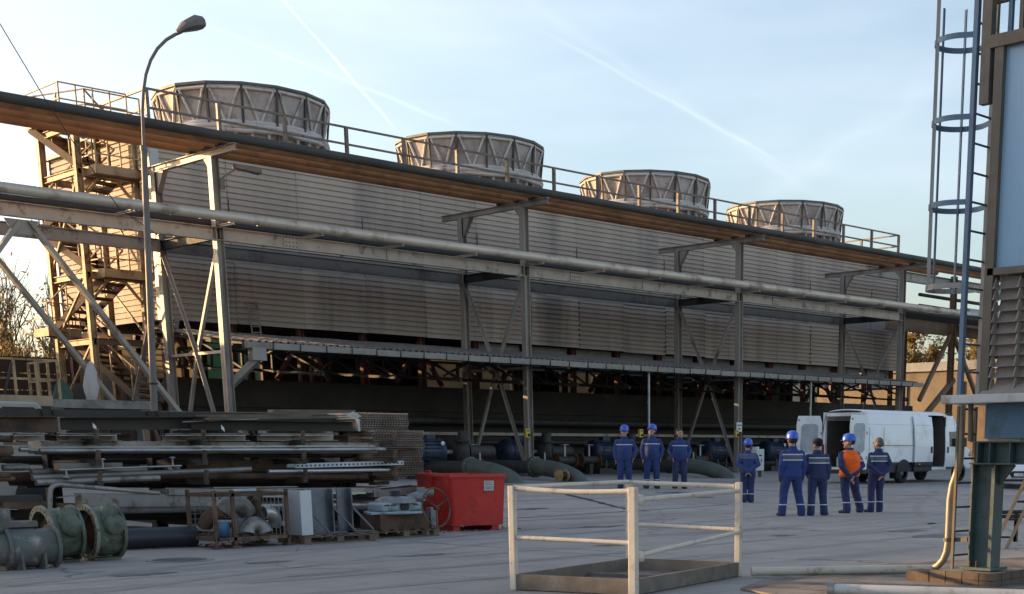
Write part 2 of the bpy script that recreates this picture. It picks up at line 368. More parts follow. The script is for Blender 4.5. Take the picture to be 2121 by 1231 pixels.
for u, v, r in ((1390, 1037, .5), (1460, 1041, .35), (1100, 1062, .4), (1230, 1092, .6), (880, 1150, .35), (1880, 1100, .5), (1760, 1035, .6), (560, 1165, .3), (1620, 1110, .3), (1950, 1110, .6), (300, 1190, .35), (1260, 1130, .3)):
    p = onZ(u, v); n = 18; b = MB(); vs = [(p.x, p.y, gz(p.y) + .004)]
    for k in range(n): a = 2 * math.pi * k / n; q = r * (.45 + .55 * rs_.random()); x, y = p.x + q * math.cos(a) * 1.5, p.y + q * math.sin(a) * .7; vs.append((x, y, gz(y) + .004))
    b.add(vs, [(0, k + 1, (k + 1) % n + 1) for k in range(n)]); b.build('oil_stain', 'oil', ground)
mat('joint', (0.17, 0.158, 0.148), 0.8, 0, 0.25, 3)
for pts_ in ([(4, 15.6), (44, 15.6)], [(12, 22.4), (52, 22.4)], [(20.5, 4), (20.5, 30)], [(27.8, 6), (27.8, 33)], [(35.2, 6), (35.2, 33)], [(13.6, 12.5), (13.6, 19)]): strip(pts_, .022, 'slab_joint', 'joint', .0045, .3)
mat('tyre_mark', (0.285, 0.257, 0.233), 0.75, 0, 0.12, 1.2)
for x0, y0, x1, y1, bow in ((6, 14.2, 30, 20.5, 1.2), (8, 12.6, 42, 18.5, -1.5), (18, 9.0, 40, 24.0, 1.0)):
    for o in (0, 1.55):
        n = 12; pts_ = [(x0 + (x1 - x0) * k / n, y0 + o + (y1 - y0) * k / n + bow * math.sin(math.pi * k / n)) for k in range(n + 1)]
        strip(pts_, .19, 'tyre_mark', 'tyre_mark', .003, .12)
for (u, v), lab in (((373, 1161), 'round iron manhole cover in front of the green valve bodies'), ((1375, 1199), 'round iron manhole cover behind the white cage')):
    p = onZ(u, v); t = thing('manhole_cover', p, lab, 'manhole')
    MB().ring(p + Vector((0, 0, 0.004)), (0, 0, 1), 0.44, 0.36, 0.012).build('frame', 'concrete', t)
    MB().lathe([(0.0, .008), (0.35, .008), (0.355, .0)], 32, p, smooth=False).build('lid', 'cast_iron', t)
# rough strip of brown concrete at the right, with its raised kerb
a = gp(1500, 1231); 
MB().slab([(11.2, 9.55, 0.006), (13.2, 10.55, 0.006), (16.2, 9.9, 0.006), (19, 8.6, 0.006), (16, 4.0, 0.006), (9.5, 5.0, 0.006)], (0, 0, 0.02)).build('brown_apron', 'slab_brown', kind='structure')
# ------------------------------------------------------------------ cooling tower
TX0, TX1, TY0, TY1, TZ0, TZ1 = 24.6, 70.4, 48.0, 56.2, 5.97, 12.2
tower = thing('cooling_tower', (47.5, 52.1, 0.42), 'long grey corrugated cooling tower building under the four fan stacks', 'cooling tower')
MB().box(((TX0 + TX1) / 2, 52.1, 9.08), (TX1 - TX0 - 0.3, TY1 - TY0 - 0.3, 6.1)).build('casing', 'casing', tower)
MB().box(((TX0 + TX1) / 2, 52.1, 12.27), (TX1 - TX0 + 0.3, TY1 - TY0 + 0.3, 0.12)).build('roof_deck', 'rail_steel', tower)
def sheet(w, h, pitch=0.2, d=0.055):
    """corrugated sheet in the XZ plane, ribs horizontal, facing -Y"""
    b = MB(); zs = []; z = 0.0
    while z < h - 1e-6:
        for dz, dy in ((0, 0), (0.125, 0), (0.140, d), (0.185, d)):
            if z + dz * pitch / 0.2 <= h: zs.append((z + dz * pitch / 0.2, dy))
        z += pitch
    zs.append((h, 0)); vs = []
    for zz, dy in zs: vs += [(0, dy, zz), (w, dy, zz)]
    b.add(vs, [(2 * i, 2 * i + 1, 2 * i + 3, 2 * i + 2) for i in range(len(zs) - 1)]); return b
NC = 16; cw = (TX1 - TX0) / NC
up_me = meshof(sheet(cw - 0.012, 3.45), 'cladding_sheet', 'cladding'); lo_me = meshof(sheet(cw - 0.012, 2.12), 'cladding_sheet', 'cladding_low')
fas = meshof(MB().box((cw / 2, 0, 0), (cw - 0.02, 0.05, 0.62)), 'fascia_panel', 'fascia')
dk = meshof(MB().box((0, 0, 0), (0.05, 0.02, 1)), 'seam', 'dark_steel')
for i in range(NC):
    x = TX0 + i * cw; j = random.uniform(-0.008, 0.008)
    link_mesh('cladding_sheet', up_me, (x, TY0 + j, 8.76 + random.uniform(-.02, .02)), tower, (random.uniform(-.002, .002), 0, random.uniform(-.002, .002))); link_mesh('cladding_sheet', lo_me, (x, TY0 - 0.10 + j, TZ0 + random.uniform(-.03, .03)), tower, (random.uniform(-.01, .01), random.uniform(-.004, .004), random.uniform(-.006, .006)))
    link_mesh('fascia_panel', fas, (x, TY0 + 0.02 - j, 8.42), tower)
    if i in (7, 9, 11, 13, 14):
        for q in range(9): link_mesh('seam', dk, (x + random.uniform(-.02, .02), TY0 - 0.125, 6.1 + q * 0.23), tower).scale = (random.uniform(.6, 1.5), 1, random.uniform(.08, .16))
    if i % 2: link_mesh('seam', dk, (x, TY0 - 0.02, 9.6), tower).scale = (.35, 1, 1.4)
ew = (TY1 - TY0) / 3; e_me = meshof(sheet(ew - 0.012, TZ1 - TZ0), 'cladding_sheet', 'cladding')
for i in range(3):
    link_mesh('cladding_sheet', e_me, (TX0, TY1 - i * ew, TZ0), tower, (0, 0, R(-90)))
    link_mesh('cladding_sheet', e_me, (TX1, TY0 + i * ew, TZ0), tower, (0, 0, R(90)))
for x, y in ((TX0, TY0), (TX1, TY0), (TX0, TY1)):
    sx = 1 if x == TX0 else -1
    MB().box((x + sx * 0.13, y - 0.035 if y == TY0 else y + .03, 9.1), (0.32, 0.05, 6.3)).box((x - sx * 0.03, y + (0.10 if y == TY0 else -.1), 9.1), (0.05, 0.26, 6.3)).build('corner_trim', 'trim_white', tower)
# bearing columns, A-frames and air inlet sheets below the cladding
colm = meshof(MB().ibeam((0, 0, 3.6), (0, 0, 6.0), 0.22, 0.22, 0.02, 0.014, (1, 0, 0)), 'column', 'red_oxide')
for i in range(NC + 1):
    x = min(TX1 - .2, max(TX0 + .2, TX0 + i * cw))
    for y in (48.35, 52.1, 55.9): link_mesh('column', colm, (x, y, 0), tower)
for i in range(NC):
    if i >= 5:
        MB().box((TX0 + (i + .5) * cw, 48.62, 5.45), (cw - 0.34, 0.1, 1.05)).build('concrete_panel', 'concrete', tower)
    x = TX0 + i * cw
    if i % 2 == 0: MB().bar((x + .2, 50.5, 4.2), (x + cw / 2, 50.5, 6.0), 0.16).bar((x + cw - .2, 50.5, 4.2), (x + cw / 2, 50.5, 6.0), 0.16).build('brace', 'red_oxide', tower)
    MB().box((x + cw / 2, 56.05, 5.0), (cw * (0.86 if i in (0, 1, 2, 6, 7, 9) else 0.97), 0.02, 1.9)).build('inlet_sheet', 'sheet_teal' if i in (2,) else 'sheet_cream' if i in (0, 1, 6, 7, 9) else 'basin', tower)  # dark sheets are added to shut light out of the other bays
# cold-water basin
basin = thing('basin', (47, 51.5, 0.42), 'dark concrete water basin wall under the cooling tower', 'basin')
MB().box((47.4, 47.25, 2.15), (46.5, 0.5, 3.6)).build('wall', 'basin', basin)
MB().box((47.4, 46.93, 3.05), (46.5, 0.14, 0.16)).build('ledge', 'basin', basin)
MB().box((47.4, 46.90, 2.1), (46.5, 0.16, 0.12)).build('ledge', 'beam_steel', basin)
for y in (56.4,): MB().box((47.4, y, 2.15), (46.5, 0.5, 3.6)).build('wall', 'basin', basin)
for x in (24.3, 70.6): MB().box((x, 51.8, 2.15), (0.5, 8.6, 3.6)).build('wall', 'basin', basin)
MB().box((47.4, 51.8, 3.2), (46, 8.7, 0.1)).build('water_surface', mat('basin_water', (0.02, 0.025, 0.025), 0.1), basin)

# ------------------------------------------------------------------ fan stacks
def fan_stack():
    n = 16; RB, RM, RT = 3.10, 3.06, 3.27; z0, zb, zt = 0.0, 0.98, 2.28
    t = thing('fan_stack', (0, 0, 0), 'x', 'fan stack')
    P = lambda r, k, z, o=0.0: Vector(((r) * math.cos(2 * math.pi * (k + o) / n), (r) * math.sin(2 * math.pi * (k + o) / n), z))
    pan = MB().add([P(RM, -.5, zb), P(RM, .5, zb), P(RT, .5, zt), P(RT, -.5, zt)], [(0, 1, 2, 3)]).add([P(RM - .05, -.5, zb), P(RM - .05, .5, zb), P(RT - .05, .5, zt), P(RT - .05, -.5, zt)], [(3, 2, 1, 0)])
    pme = meshof(pan, 'panel', 'fan_shell')
    rib = meshof(MB().bar(P(RM + .03, .5, .35), P(RT + .05, .5, zt), 0.09, 0.07), 'rib', 'fan_rib')
    st = MB(); top, bot = zt - 0.14, zb + 0.10; rr = lambda z: RM + (RT - RM) * (z - zb) / (zt - zb) + 0.055
    apex = P(rr(bot) * math.cos(math.pi / n), 0, bot)
    for o in (-.40, .40): st.tube([P(rr(top) * math.cos(math.pi / n) / math.cos(2 * math.pi * o / n), o, top), apex + Vector((0, .05 * (1 if o > 0 else -1), 0))], 0.052, 8)
    sme = meshof(st, 'strut', 'fan_strut')
    hme = meshof(MB().tube([P(RT + .03, -.47, zt - .1), P(RT + .03, .47, zt - .1)], 0.055, 8), 'top_chord', 'fan_strut')
    stub = meshof(MB().tube([P(RB - .05, 0, z0), P(RB - .02, 0, 0.72)], 0.06, 8), 'stub', 'fan_strut')
    for k in range(n):
        a = 2 * math.pi * k / n
        for nm, me in (('panel', pme), ('rib', rib), ('strut', sme), ('top_chord', hme)): link_mesh(nm, me, (0, 0, 0), t, (0, 0, a))
        for o in (-.25, .25): link_mesh('stub', stub, (0, 0, 0), t, (0, 0, a + 2 * math.pi * o / n))
    MB().lathe([(RT + .07, zt + .02), (RT + .07, zt + .11), (RT - .08, zt + .11), (RT - .08, zt + .02), (RT + .07, zt + .02)], n, axis=(0, 0, 1), smooth=False).build('rim', 'fan_rim', t).rotation_euler = (0, 0, math.pi / n)
    for z, r, q in ((1.03, RM + .04, .10), (0.89, RM + .12, .10), (0.75, RM + .10, .09)):
        MB().tube([P(r, k / 2, z + (0.03 * math.sin(k * 1.7) if q < .1 else 0)) for k in range(n * 2)], q, 8, closed=True).build('band', 'fan_strut', t)
    MB().lathe([(RB - .14, -.05), (RB - .14, 0.8)], 32, smooth=True).build('skirt', 'fan_shell', t)
    MB().lathe([(0.0, 0.95), (0.35, 0.95), (0.4, 0.5), (0.4, 0.2)], 16).build('hub', 'rail_steel', t)
    for k in range(6):
        a = 2 * math.pi * k / 6
        MB().bar((.3 * math.cos(a), .3 * math.sin(a), .75), (2.7 * math.cos(a), 2.7 * math.sin(a), .8), 0.35, 0.05).build('blade', 'rail_steel', t)
    return t
f0 = fan_stack()
fl = ['largest, leftmost fan stack with V-shaped struts, above the lamp post', 'second fan stack from the left with sunlit left edge',
      'third fan stack from the left, smaller, on the tower roof', 'smallest fan stack, rightmost, next to the roof railing end']
for i in range(4):
    o = f0 if i == 0 else copy_tree(f0, rot=0.13 * i)
    o.location = (30.7 + 11.3 * i, 52.1, 12.33); o['label'] = fl[i]; o['group'] = 'fan stacks on the cooling tower'
f0.rotation_euler = (0, 0, 0.06)

# ------------------------------------------------------------------ roof railing
def railing(t, pts, h, spacing, mats=('rail_steel',), w=0.07, rails=(1.0, 0.5), toe=False, z=None, rw=0.05):
    for a, b in zip(pts, pts[1:]):
        a, b = Vector(a), Vector(b); n = max(1, round((b - a).length / spacing))
        for k in range(n + 1):
            if k == 0 and a != Vector(pts[0]): continue
            p = a.lerp(b, k / n); MB().box(p + Vector((0, 0, h / 2)), (w, w, h)).build('post', mats[0], t)
        for r in rails: MB().bar(a + Vector((0, 0, h * r)), b + Vector((0, 0, h * r)), rw, rw).build('rail', mats[0], t)
rr_ = thing('roof_railing', (47, 48, 12.33), 'brown steel guard railing along the cooling tower roof edge', 'railing')
railing(rr_, [(TX0 + .1, 51.5, 12.33), (TX0 + .1, 48.1, 12.33), (TX1 - .2, 48.1, 12.33), (TX1 - .2, 56, 12.33)], 1.22, 2.62, w=0.12, rw=0.07)
rl = thing('landing_railing', (22.6, 49, 12.2), 'sunlit yellowish railing of the top stair landing left of the fan stacks', 'railing')
railing(rl, [(24.4, 48.1, 12.2), (22.5, 48.1, 12.2), (21.7, 50.6, 12.2)], 0.95, 1.6, w=0.05, rw=0.04, mats=('stair_steel',))
railing(rl, [(24.4, 50.7, 12.2), (23.2, 50.7, 12.2), (21.7, 50.6, 12.2)], 0.95, 1.4, w=0.05, rw=0.04, mats=('stair_steel',))
MB().bar((22.5, 48.1, 13.15), (23.5, 48.1, 12.2), 0.05).build('brace', 'stair_steel', rl); MB().bar((21.8, 50.5, 13.15), (22.8, 50.5, 12.2), 0.05).build('brace', 'stair_steel', rl)

# ------------------------------------------------------------------ stair tower
stt = thing('stair_tower', (22.4, 49, 3.0), 'sunlit rusty steel switchback stair tower at the left end', 'stair tower')
xa, xb, ya, yb = 21.85, 23.8, 47.6, 50.3
for x, y in ((xa, ya), (xb, ya), (xa, yb), (xb, yb)):
    MB().ibeam((x, y, 3.05), (x, y, 12.2), 0.22, 0.2, 0.02, 0.014, (1, 0, 0)).build('post', 'stair_steel', stt)
for z in (5.3, 7.45, 10.7, 12.1):
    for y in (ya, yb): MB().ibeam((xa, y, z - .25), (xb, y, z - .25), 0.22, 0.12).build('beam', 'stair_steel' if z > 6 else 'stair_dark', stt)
    for x in (xa, xb): MB().ibeam((x, ya, z - .25), (x, yb, z - .25), 0.2, 0.12).build('beam', 'stair_steel', stt)
def landing(x0, x1, y0, y1, z):
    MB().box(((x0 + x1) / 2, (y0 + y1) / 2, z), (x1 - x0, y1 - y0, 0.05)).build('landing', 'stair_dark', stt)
    MB().bar((x0, y0 - .02, z + .08), (x1, y0 - .02, z + .08), 0.03, 0.28).bar((x0 - .02, y0, z + .08), (x0 - .02, y1, z + .08), 0.03, 0.28).build('toe_board', 'stair_steel', stt)
    for k in range(5):
        MB().bar((x0 + (x1 - x0) * k / 4, y0, z), (x0 + (x1 - x0) * k / 4, y0, z + 1.05), 0.045).build('rail_post', 'stair_steel', stt)
    for h in (0.55, 1.05): MB().bar((x0, y0, z + h), (x1, y0, z + h), 0.04).build('handrail', 'stair_steel', stt)
    for h in (0.55, 1.05): MB().bar((x0, y0, z + h), (x0, y1, z + h), 0.04).build('handrail', 'stair_steel', stt)
landing(22.15, 23.85, 46.9, 48.2, 7.15); landing(22.15, 23.85, 46.9, 48.2, 10.4); landing(21.6, 23.9, 48.0, 50.6, 12.15); landing(21.5, 22.6, 50.2, 51.4, 5.4); landing(21.5, 22.6, 50.2, 51.4, 8.8)
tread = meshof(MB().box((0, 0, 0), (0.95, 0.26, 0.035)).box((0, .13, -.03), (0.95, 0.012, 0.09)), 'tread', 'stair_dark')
def flight(p0, p1, n, w=0.95, side=(1, 0, 0), m='stair_dark'):
    p0, p1, s = Vector(p0), Vector(p1), Vector(side).normalized() * w / 2
    for q in (-1, 1):
        MB().bar(p0 + s * q, p1 + s * q, 0.05, 0.24).build('stringer', m, stt)
        up = Vector((0, 0, 1.0)); MB().bar(p0 + s * q + up, p1 + s * q + up, 0.045).build('handrail', 'stair_steel', stt)
        for k in range(4): c = p0.lerp(p1, (k + .3) / 3.6) + s * q; MB().bar(c, c + up, 0.04).build('rail_post', 'stair_steel', stt)
    rz = math.atan2(s.y, s.x)
    for k in range(n): link_mesh('tread', tread, p0.lerp(p1, (k + .5) / n), stt, (0, 0, rz))
flight((23.35, 46.9, 3.1), (22.4, 50.2, 5.4), 11, side=(1, .3, 0)); flight((22.05, 50.6, 5.4), (22.95, 48.0, 7.15), 8, side=(1, .3, 0)); flight((22.95, 48.0, 7.15), (22.05, 50.6, 8.8), 8, side=(1, .3, 0)); flight((22.05, 50.6, 8.8), (22.95, 48.0, 10.4), 8, side=(1, .3, 0)); flight((22.95, 48, 10.4), (22.05, 50.6, 12.1), 8, side=(1, .3, 0))
for z0, z1 in ((3.1, 5.1), (5.3, 7.2), (7.5, 10.4)):
    MB().bar((xa, ya, z1), (xa, yb, z0), 0.07).build('brace', 'stair_steel', stt); MB().bar((xb, ya + .05, z0), (xb, yb, z1), 0.06).build('brace', 'stair_steel', stt)
    MB().bar((xa, yb, z1), (xb, yb, z0), 0.06).build('brace', 'stair_dark', stt)
for z in (7.2, 10.45):
    MB().bar((xb, ya, z - .9), (xb - .7, ya, z - .1), 0.08).build('knee_brace', 'stair_steel', stt); MB().bar((xa, ya, z - .9), (xa + .7, ya, z - .1), 0.08).build('knee_brace', 'stair_steel', stt)
# steep grated stair at the tower foot
gs = thing('grating_stair', (24.0, 46.6, 3.0), 'steep grey stair with close grated treads beside the lamp post', 'stairs')
gt = meshof(MB().box((0, 0, 0), (0.9, 0.2, 0.04)), 'tread', 'rail_steel')
for k in range(15): link_mesh('tread', gt, Vector((22.9 + .05 * k, 46.2, 3.1 + k * .19)) + Vector((0.02 * k, .02 * k, 0)), gs)
for q in (-.48, .48): MB().bar((22.9 + q, 46.2, 3.05), (23.9 + q, 46.5, 5.9), 0.05, 0.18).build('stringer', 'rail_steel', gs)
# deck the stairs stand on
dk_ = thing('stair_deck', (18.6, 47, 0.42), 'raised concrete deck with thick pale edge under the stair tower', 'platform')
MB().box((18.9, 47.6, 2.86), (6.4, 7.2, 0.26)).build('slab', 'concrete', dk_)
MB().box((17.4, 43.93, 2.92), (2.6, 0.1, 0.30)).build('edge_board', mat('edge_pale', (0.42, 0.33, 0.22), 0.8, 0, .15, 2), dk_)
for x in (15.9, 18.9, 21.8):
    for y in (44.3, 50.8): MB().box((x, y, 1.57), (0.4, 0.4, 2.31)).build('pillar', 'concrete', dk_)
MB().box((18.9, 47, 1.5), (6.0, 0.2, 2.3)).build('back_wall', 'basin', dk_)
fr = thing('deck_railing', (17.4, 44, 3.0), 'short sunlit brown railing on the left end of the deck', 'railing')
railing(fr, [(15.7, 44.05, 2.99), (19.0, 44.05, 2.99), (19.0, 46.2, 2.99)], 1.15, 0.72, w=0.07, rw=0.06, mats=('stair_steel',))
MB().bar((17.0, 43.9, 2.2), (17.6, 44, 4.0), 0.06).build('brace', 'dark_steel', fr)
# ------------------------------------------------------------------ pipe rack
PX = [23.6, 36.35, 48.95, 61.8]; FY, BY = 42.0, 45.75
rack = thing('pipe_rack', (42, 43.9, 0.42), 'grey steel pipe rack on tall posts running along the cooling tower', 'pipe rack')
post = meshof(MB().ibeam((0, 0, gz(42)), (0, 0, 10.39), 0.26, 0.26, 0.02, 0.013, (1, 0, 0)), 'post', 'rack_steel')
basep = meshof(MB().box((0, 0, gz(42) + .02), (0.5, 0.5, 0.04)), 'base_plate', 'rail_steel')
for x in PX:
    for y in (FY, BY):
        link_mesh('post', post, (x, y, 0), rack); link_mesh('base_plate', basep, (x, y, 0), rack)
    yb_ = 51.6 if x == PX[0] else 47.0
    MB().ibeam((x, 40.6, 10.50), (x, yb_, 10.50), 0.22, 0.16).build('cross_beam', 'rack_steel', rack)
    MB().ibeam((x, FY - .1, 8.11), (x, BY + .1, 8.11), 0.3, 0.15).build('cross_beam', 'dark_steel', rack)
    MB().slab([(x - .05, BY - .13, 9.75), (x - .05, BY - .13, 10.39), (x - .05, BY - .6, 10.39)], (.18, 0, 0)).build('knee_plate', 'rack_steel', rack)
    MB().slab([(x - .05, FY + .13, 9.97), (x - .05, FY + .13, 10.39), (x - .05, FY + .5, 10.39)], (.18, 0, 0)).build('knee_plate', 'beam_steel', rack)
    n = Vector((x, (FY + BY) / 2, 4.6))
    for y in (FY, BY):
        s = .14 if y == FY else -.14
        MB().angle((x, y + s, 7.75), n, 0.11, 0.015).build('brace', 'rack_steel', rack); MB().angle(n, (x, y + s, 0.6), 0.11, 0.015).build('brace', 'rack_steel', rack)
    MB().bar((x, FY, 4.55), (x, BY, 4.55), 0.09).build('strut', 'rack_steel', rack)
    MB().box(n, (.04, .3, .3)).build('gusset', 'rack_steel', rack)
bolt = meshof(MB().lathe([(0.0, .02), (.018, .02), (.02, 0)], 6, axis=(0, -1, 0), smooth=False), 'bolt', 'dark_steel')
for y in (FY, BY):
    xs_ = [5.0] + [x for x in PX[:-1]] + [PX[-1] + .12]
    for x0, x1 in zip(xs_, xs_[1:]):
        MB().ibeam((x0 + .01, y, 8.12), (x1 - .01, y, 8.11), 0.4, 0.2, 0.025, 0.016).build('longitudinal_beam', 'beam_steel' if y == FY or x0 < 20 else 'fascia', rack)
    if y == FY:
        for x in PX[:3]:
            for dx in (2.6, 6.4):
                MB().box((x + dx, y - .03, 8.11), (0.02 if dx > 3 else 0.55, 0.05, 0.34)).build('stiffener' if dx > 3 else 'splice_plate', 'beam_steel', rack)
                if dx < 3:
                    for a in range(4):
                        for bb in range(3): link_mesh('bolt', bolt, (x + dx - .2 + a * .13, y - .056, 7.99 + bb * .13), rack)
        for x in PX:
            for dx in (-.16, .16):
                for k in range(6): link_mesh('bolt', bolt, (x + dx, y - .105 if False else y - .012, 7.93 + k * .075), rack)
    vx = 17.5
    for x1 in (23.4, 11.6): MB().chan((vx + (.15 if x1 > vx else -.15), y, 7.8), (x1, y, 0.5), 0.24, 0.12, 0.015, (0, 1, 0)).build('diagonal_brace', 'rack_steel', rack)
    MB().slab([(vx - .5, y - .02, 7.86), (vx + .5, y - .02, 7.86), (vx + .25, y - .02, 7.45), (vx - .25, y - .02, 7.45)], (0, .04, 0)).build('gusset', 'rack_steel', rack)
    # second pair of lower longitudinals seen through the rack on the left
for x in [17.2 + 3.2 * k for k in range(1, 15)]:
    if x < 62: MB().ibeam((x, 41.0, 8.335), (x, 44.8, 8.335), 0.08, 0.1).build('pipe_support', 'beam_steel' if int(x) % 2 else 'rack_steel', rack)
# cross arms with flat lamps and cable tray along the rack
MB().chan((24, 44.6, 8.45), (62, 44.6, 8.45), 0.12, 0.45, 0.01).build('cable_tray', 'dark_steel', rack)

def pipe(name, y, z, r, x0, x1, material, label, ring=0, ringmat=None, group=None, n=16, bend=None):
    t = thing(name, ((x0 + x1) / 2, y, z), label, 'pipe', group)
    seg = 6.0; x = x0; k = 0
    pts = []
    while x < x1 - .01: pts.append((x, y, z + (0.006 if k % 2 else -0.006))); x += seg; k += 1
    pts.append((x1, y, z)); MB().tube(pts, r, n).build('barrel', material, t)
    if ring:
        rme = meshof(MB().ring((0, 0, 0), (1, 0, 0), r + .003, r - .005, 0.03, n), 'joint_ring', ringmat or material)
        q = int((x1 - x0) / ring)
        for i in range(1, q): link_mesh('joint_ring', rme, (x0 + i * ring, y, z), t)
    return t
BT = 10.62
for y, z, r, lab in ((40.95, BT + .2, .14, 'black pipe along the outer top edge of the pipe rack'),):
    pipe('black_pipe', y, z, r, 8, 95, 'pipe_dark', lab, 6.35, 'pipe_dark')
for i, (y, r) in enumerate(((41.45, .17), (42.3, .2), (43.3, .24))):
    pipe('orange_pipe', y, BT + r + .02, r, 8, PX[-1] + 16 if i < 2 else PX[-1] + 5, 'pipe_orange', '%s rust-orange pipe counted from the outer edge of the upper rack level' % ('first', 'second', 'third')[i], 6.4, 'pipe_orange', 'rust-orange pipes on the upper rack level')
    for x in PX: MB().box((x, y, BT + .03), (.25, .3, .08)).build('pipe_saddle', 'dark_steel', rack)
pipe('insulated_pipe', 41.3, 8.545, 0.15, 6, 78, 'pipe_clad', 'pale metal-clad pipe with ring joints on the lower rack level', 0.98, 'pipe_clad', n=24)
for i, (y, r) in enumerate(((42.6, .11), (43.2, .13), (43.9, .12))):
    pipe('dark_pipe', y, 8.39 + r, r, 6, 76, 'dark_steel', '%s dark pipe behind the pale clad pipe on the lower rack level' % ('first', 'second', 'third')[i], 0, None, 'dark pipes inside the lower rack level')
# floodlight on rack post
fl_ = thing('floodlight', (PX[0] + .1, FY - .2, 10.0), 'flat floodlight on an arm on the first rack post', 'floodlight')
MB().tube([(PX[0] + .16, FY - .1, 9.75), (PX[0] + .5, FY - .5, 10.05)], 0.03, 8).build('arm', 'rack_steel', fl_)
MB().slab([(PX[0] + .4, FY - .75, 10.02), (PX[0] + 1.25, FY - .75, 9.98), (PX[0] + 1.35, FY - .35, 9.98), (PX[0] + .5, FY - .3, 10.08)], (0, 0, .12)).build('head', 'rail_steel', fl_)
MB().box((PX[0] + .17, FY - .16, 9.6), (.16, .1, .32)).build('ballast_box', 'rail_steel', fl_)

# ------------------------------------------------------------------ pipe bridge beyond the right end
br = thing('pipe_bridge', (72.5, 45.9, 0.42), 'brown steel pipe bridge frame beyond the right end of the tower', 'pipe rack')
for x, y, w in ((72.6, 45.75, .3), (66.6, 42.0, .22)): 
    if w > .25: MB().ibeam((x, y, .42), (x, y, 11.3), w, w, up=(1, 0, 0)).build('post', 'stair_dark', br)
MB().ibeam((66, 45.9, 8.35), (82, 45.9, 8.35), 0.75, 0.3).build('beam', 'stair_dark', br)
MB().ibeam((64, 45.9, 10.9), (82, 45.9, 10.9), 0.5, 0.3).build('beam', 'rack_steel', br)
for x0, x1 in ((72.4, 69.4), (72.8, 76)): MB().bar((x0, 45.75, 8.0), (x1, 45.75, 4.2), 0.2).build('brace', 'stair_dark', br)
MB().bar((73, 45.75, 5.5), (69.8, 45.75, 3.2), 0.26).build('brace', 'stair_dark', br)
MB().ibeam((71.3, 48.2, .42), (71.3, 48.2, 9.7), .25, .25, up=(1, 0, 0)).build('post', 'stair_dark', br)
for z in (9.55, 10.15): MB().tube([(70, 46.4, z), (84, 46.4, z - .1)], 0.1, 8).build('conduit', 'dark_steel', br)
MB().tube([(72.9, 45.2, 9.0), (84, 45.2, 9.0)], 0.55, 20).build('duct', 'galv', br)
# ------------------------------------------------------------------ canopy over the pumps
cn = thing('canopy', (43, 44, 0.42), 'long low corrugated lean-to roof with a grey gutter below the pipe rack', 'canopy')
CX0, CX1 = 23.8, 62.7; CY0, CZ0, CY1, CZ1 = 41.35, 4.86, 47.2, 5.57
sw = 1.08
def roof_sheet():
    b = MB(); vs = []; n = 24
    for i in range(n + 1):
        x = sw * i / n; z = 0.035 * (1 if math.sin(2 * math.pi * i / 6.0) > 0.1 else -0.4)
        vs += [(x, 0, z), (x, CY1 - CY0, CZ1 - CZ0 + z)]
    b.add(vs, [(2 * i, 2 * i + 2, 2 * i + 3, 2 * i + 1) for i in range(n)])
    b.add([Vector(v) - Vector((0, 0, .012)) for v in vs], [(2 * i, 2 * i + 1, 2 * i + 3, 2 * i + 2) for i in range(n)]); return b
rs = meshof(roof_sheet(), 'roof_sheet', 'canopy_sheet')
k = 0
while CX0 + k * sw < CX1 - .3:
    link_mesh('roof_sheet', rs, (CX0 + k * sw, CY0, CZ0 + random.uniform(-.012, .012)), cn); k += 1
gme = meshof(MB().prof((0, 0, 0), (0.98, 0, 0), [(-.10, -.11), (.08, -.11), (.10, .09), (.085, .09), (.07, -.095), (-.09, -.095), (-.09, .08), (-.10, .08)]), 'gutter_section', 'gutter')
gbr = meshof(MB().box((0, 0, 0), (0.025, 0.23, 0.23)), 'gutter_bracket', 'dark_steel')
k = 0
while CX0 + k * 1.0 < CX1 - .5:
    link_mesh('gutter_section', gme, (CX0 + .05 + k, CY0 - .06, CZ0 - .12 + random.uniform(-.008, .008)), cn)
    link_mesh('gutter_bracket', gbr, (CX0 + .04 + k, CY0 - .06, CZ0 - .135), cn); k += 1
# outlet box and square downpipe at the left end
p1 = Vector((CX0 + .5, CY0 - .05, CZ0 - .2)); p2 = Vector((CX0 + .5, CY0 - .02, CZ0 - .55)); p3 = Vector((PX[0] + .15, FY + .1, CZ0 - 1.35))
MB().box((CX0 + .5, CY0 - .05, CZ0 - .4), (.5, .3, .4)).bar(p2, p3, .26, .22).build('downpipe', 'gutter', cn)
for y, z in ((41.9, 4.72), (44.6, 5.05), (47.0, 5.34)):
    MB().ibeam((CX0, y, z), (CX1, y, z), 0.16, 0.1).build('purlin', 'dark_steel', cn)
# lattice girders under the roof
for y, zt_ in ((45.9, 4.86),):
    MB().bar((CX0 + .2, y, zt_), (CX1, y, zt_), 0.1).bar((CX0 + .2, y, zt_ - .62), (CX1, y, zt_ - .62), 0.1).build('girder_chord', 'dark_steel', cn)
    lat = meshof(MB().bar((0, 0, 0), (0, 0, -.62), 0.09).bar((0, 0, 0), (1.2, 0, -.62), 0.07), 'lattice', 'dark_steel')
    if y > 45:
        k = 0
        while CX0 + .2 + k * 1.2 < CX1 - 1.2: link_mesh('lattice', lat, (CX0 + .2 + k * 1.2, y, zt_), cn); k += 1
for i in range(14):
    x = CX0 + .3 + i * (CX1 - CX0 - .6) / 13
    MB().bar((x, CY0 + .1, CZ0 - .12), (x, CY1, CZ1 - .14), 0.09, 0.14).bar((x, 41.8, 3.95), (x, 47.0, 4.3), 0.09).bar((x, 41.8, 4.0), (x, 44.5, 5.0), 0.07).bar((x, 47, 4.3), (x, 44.5, 5.0), 0.07).build('truss', 'dark_steel', cn)
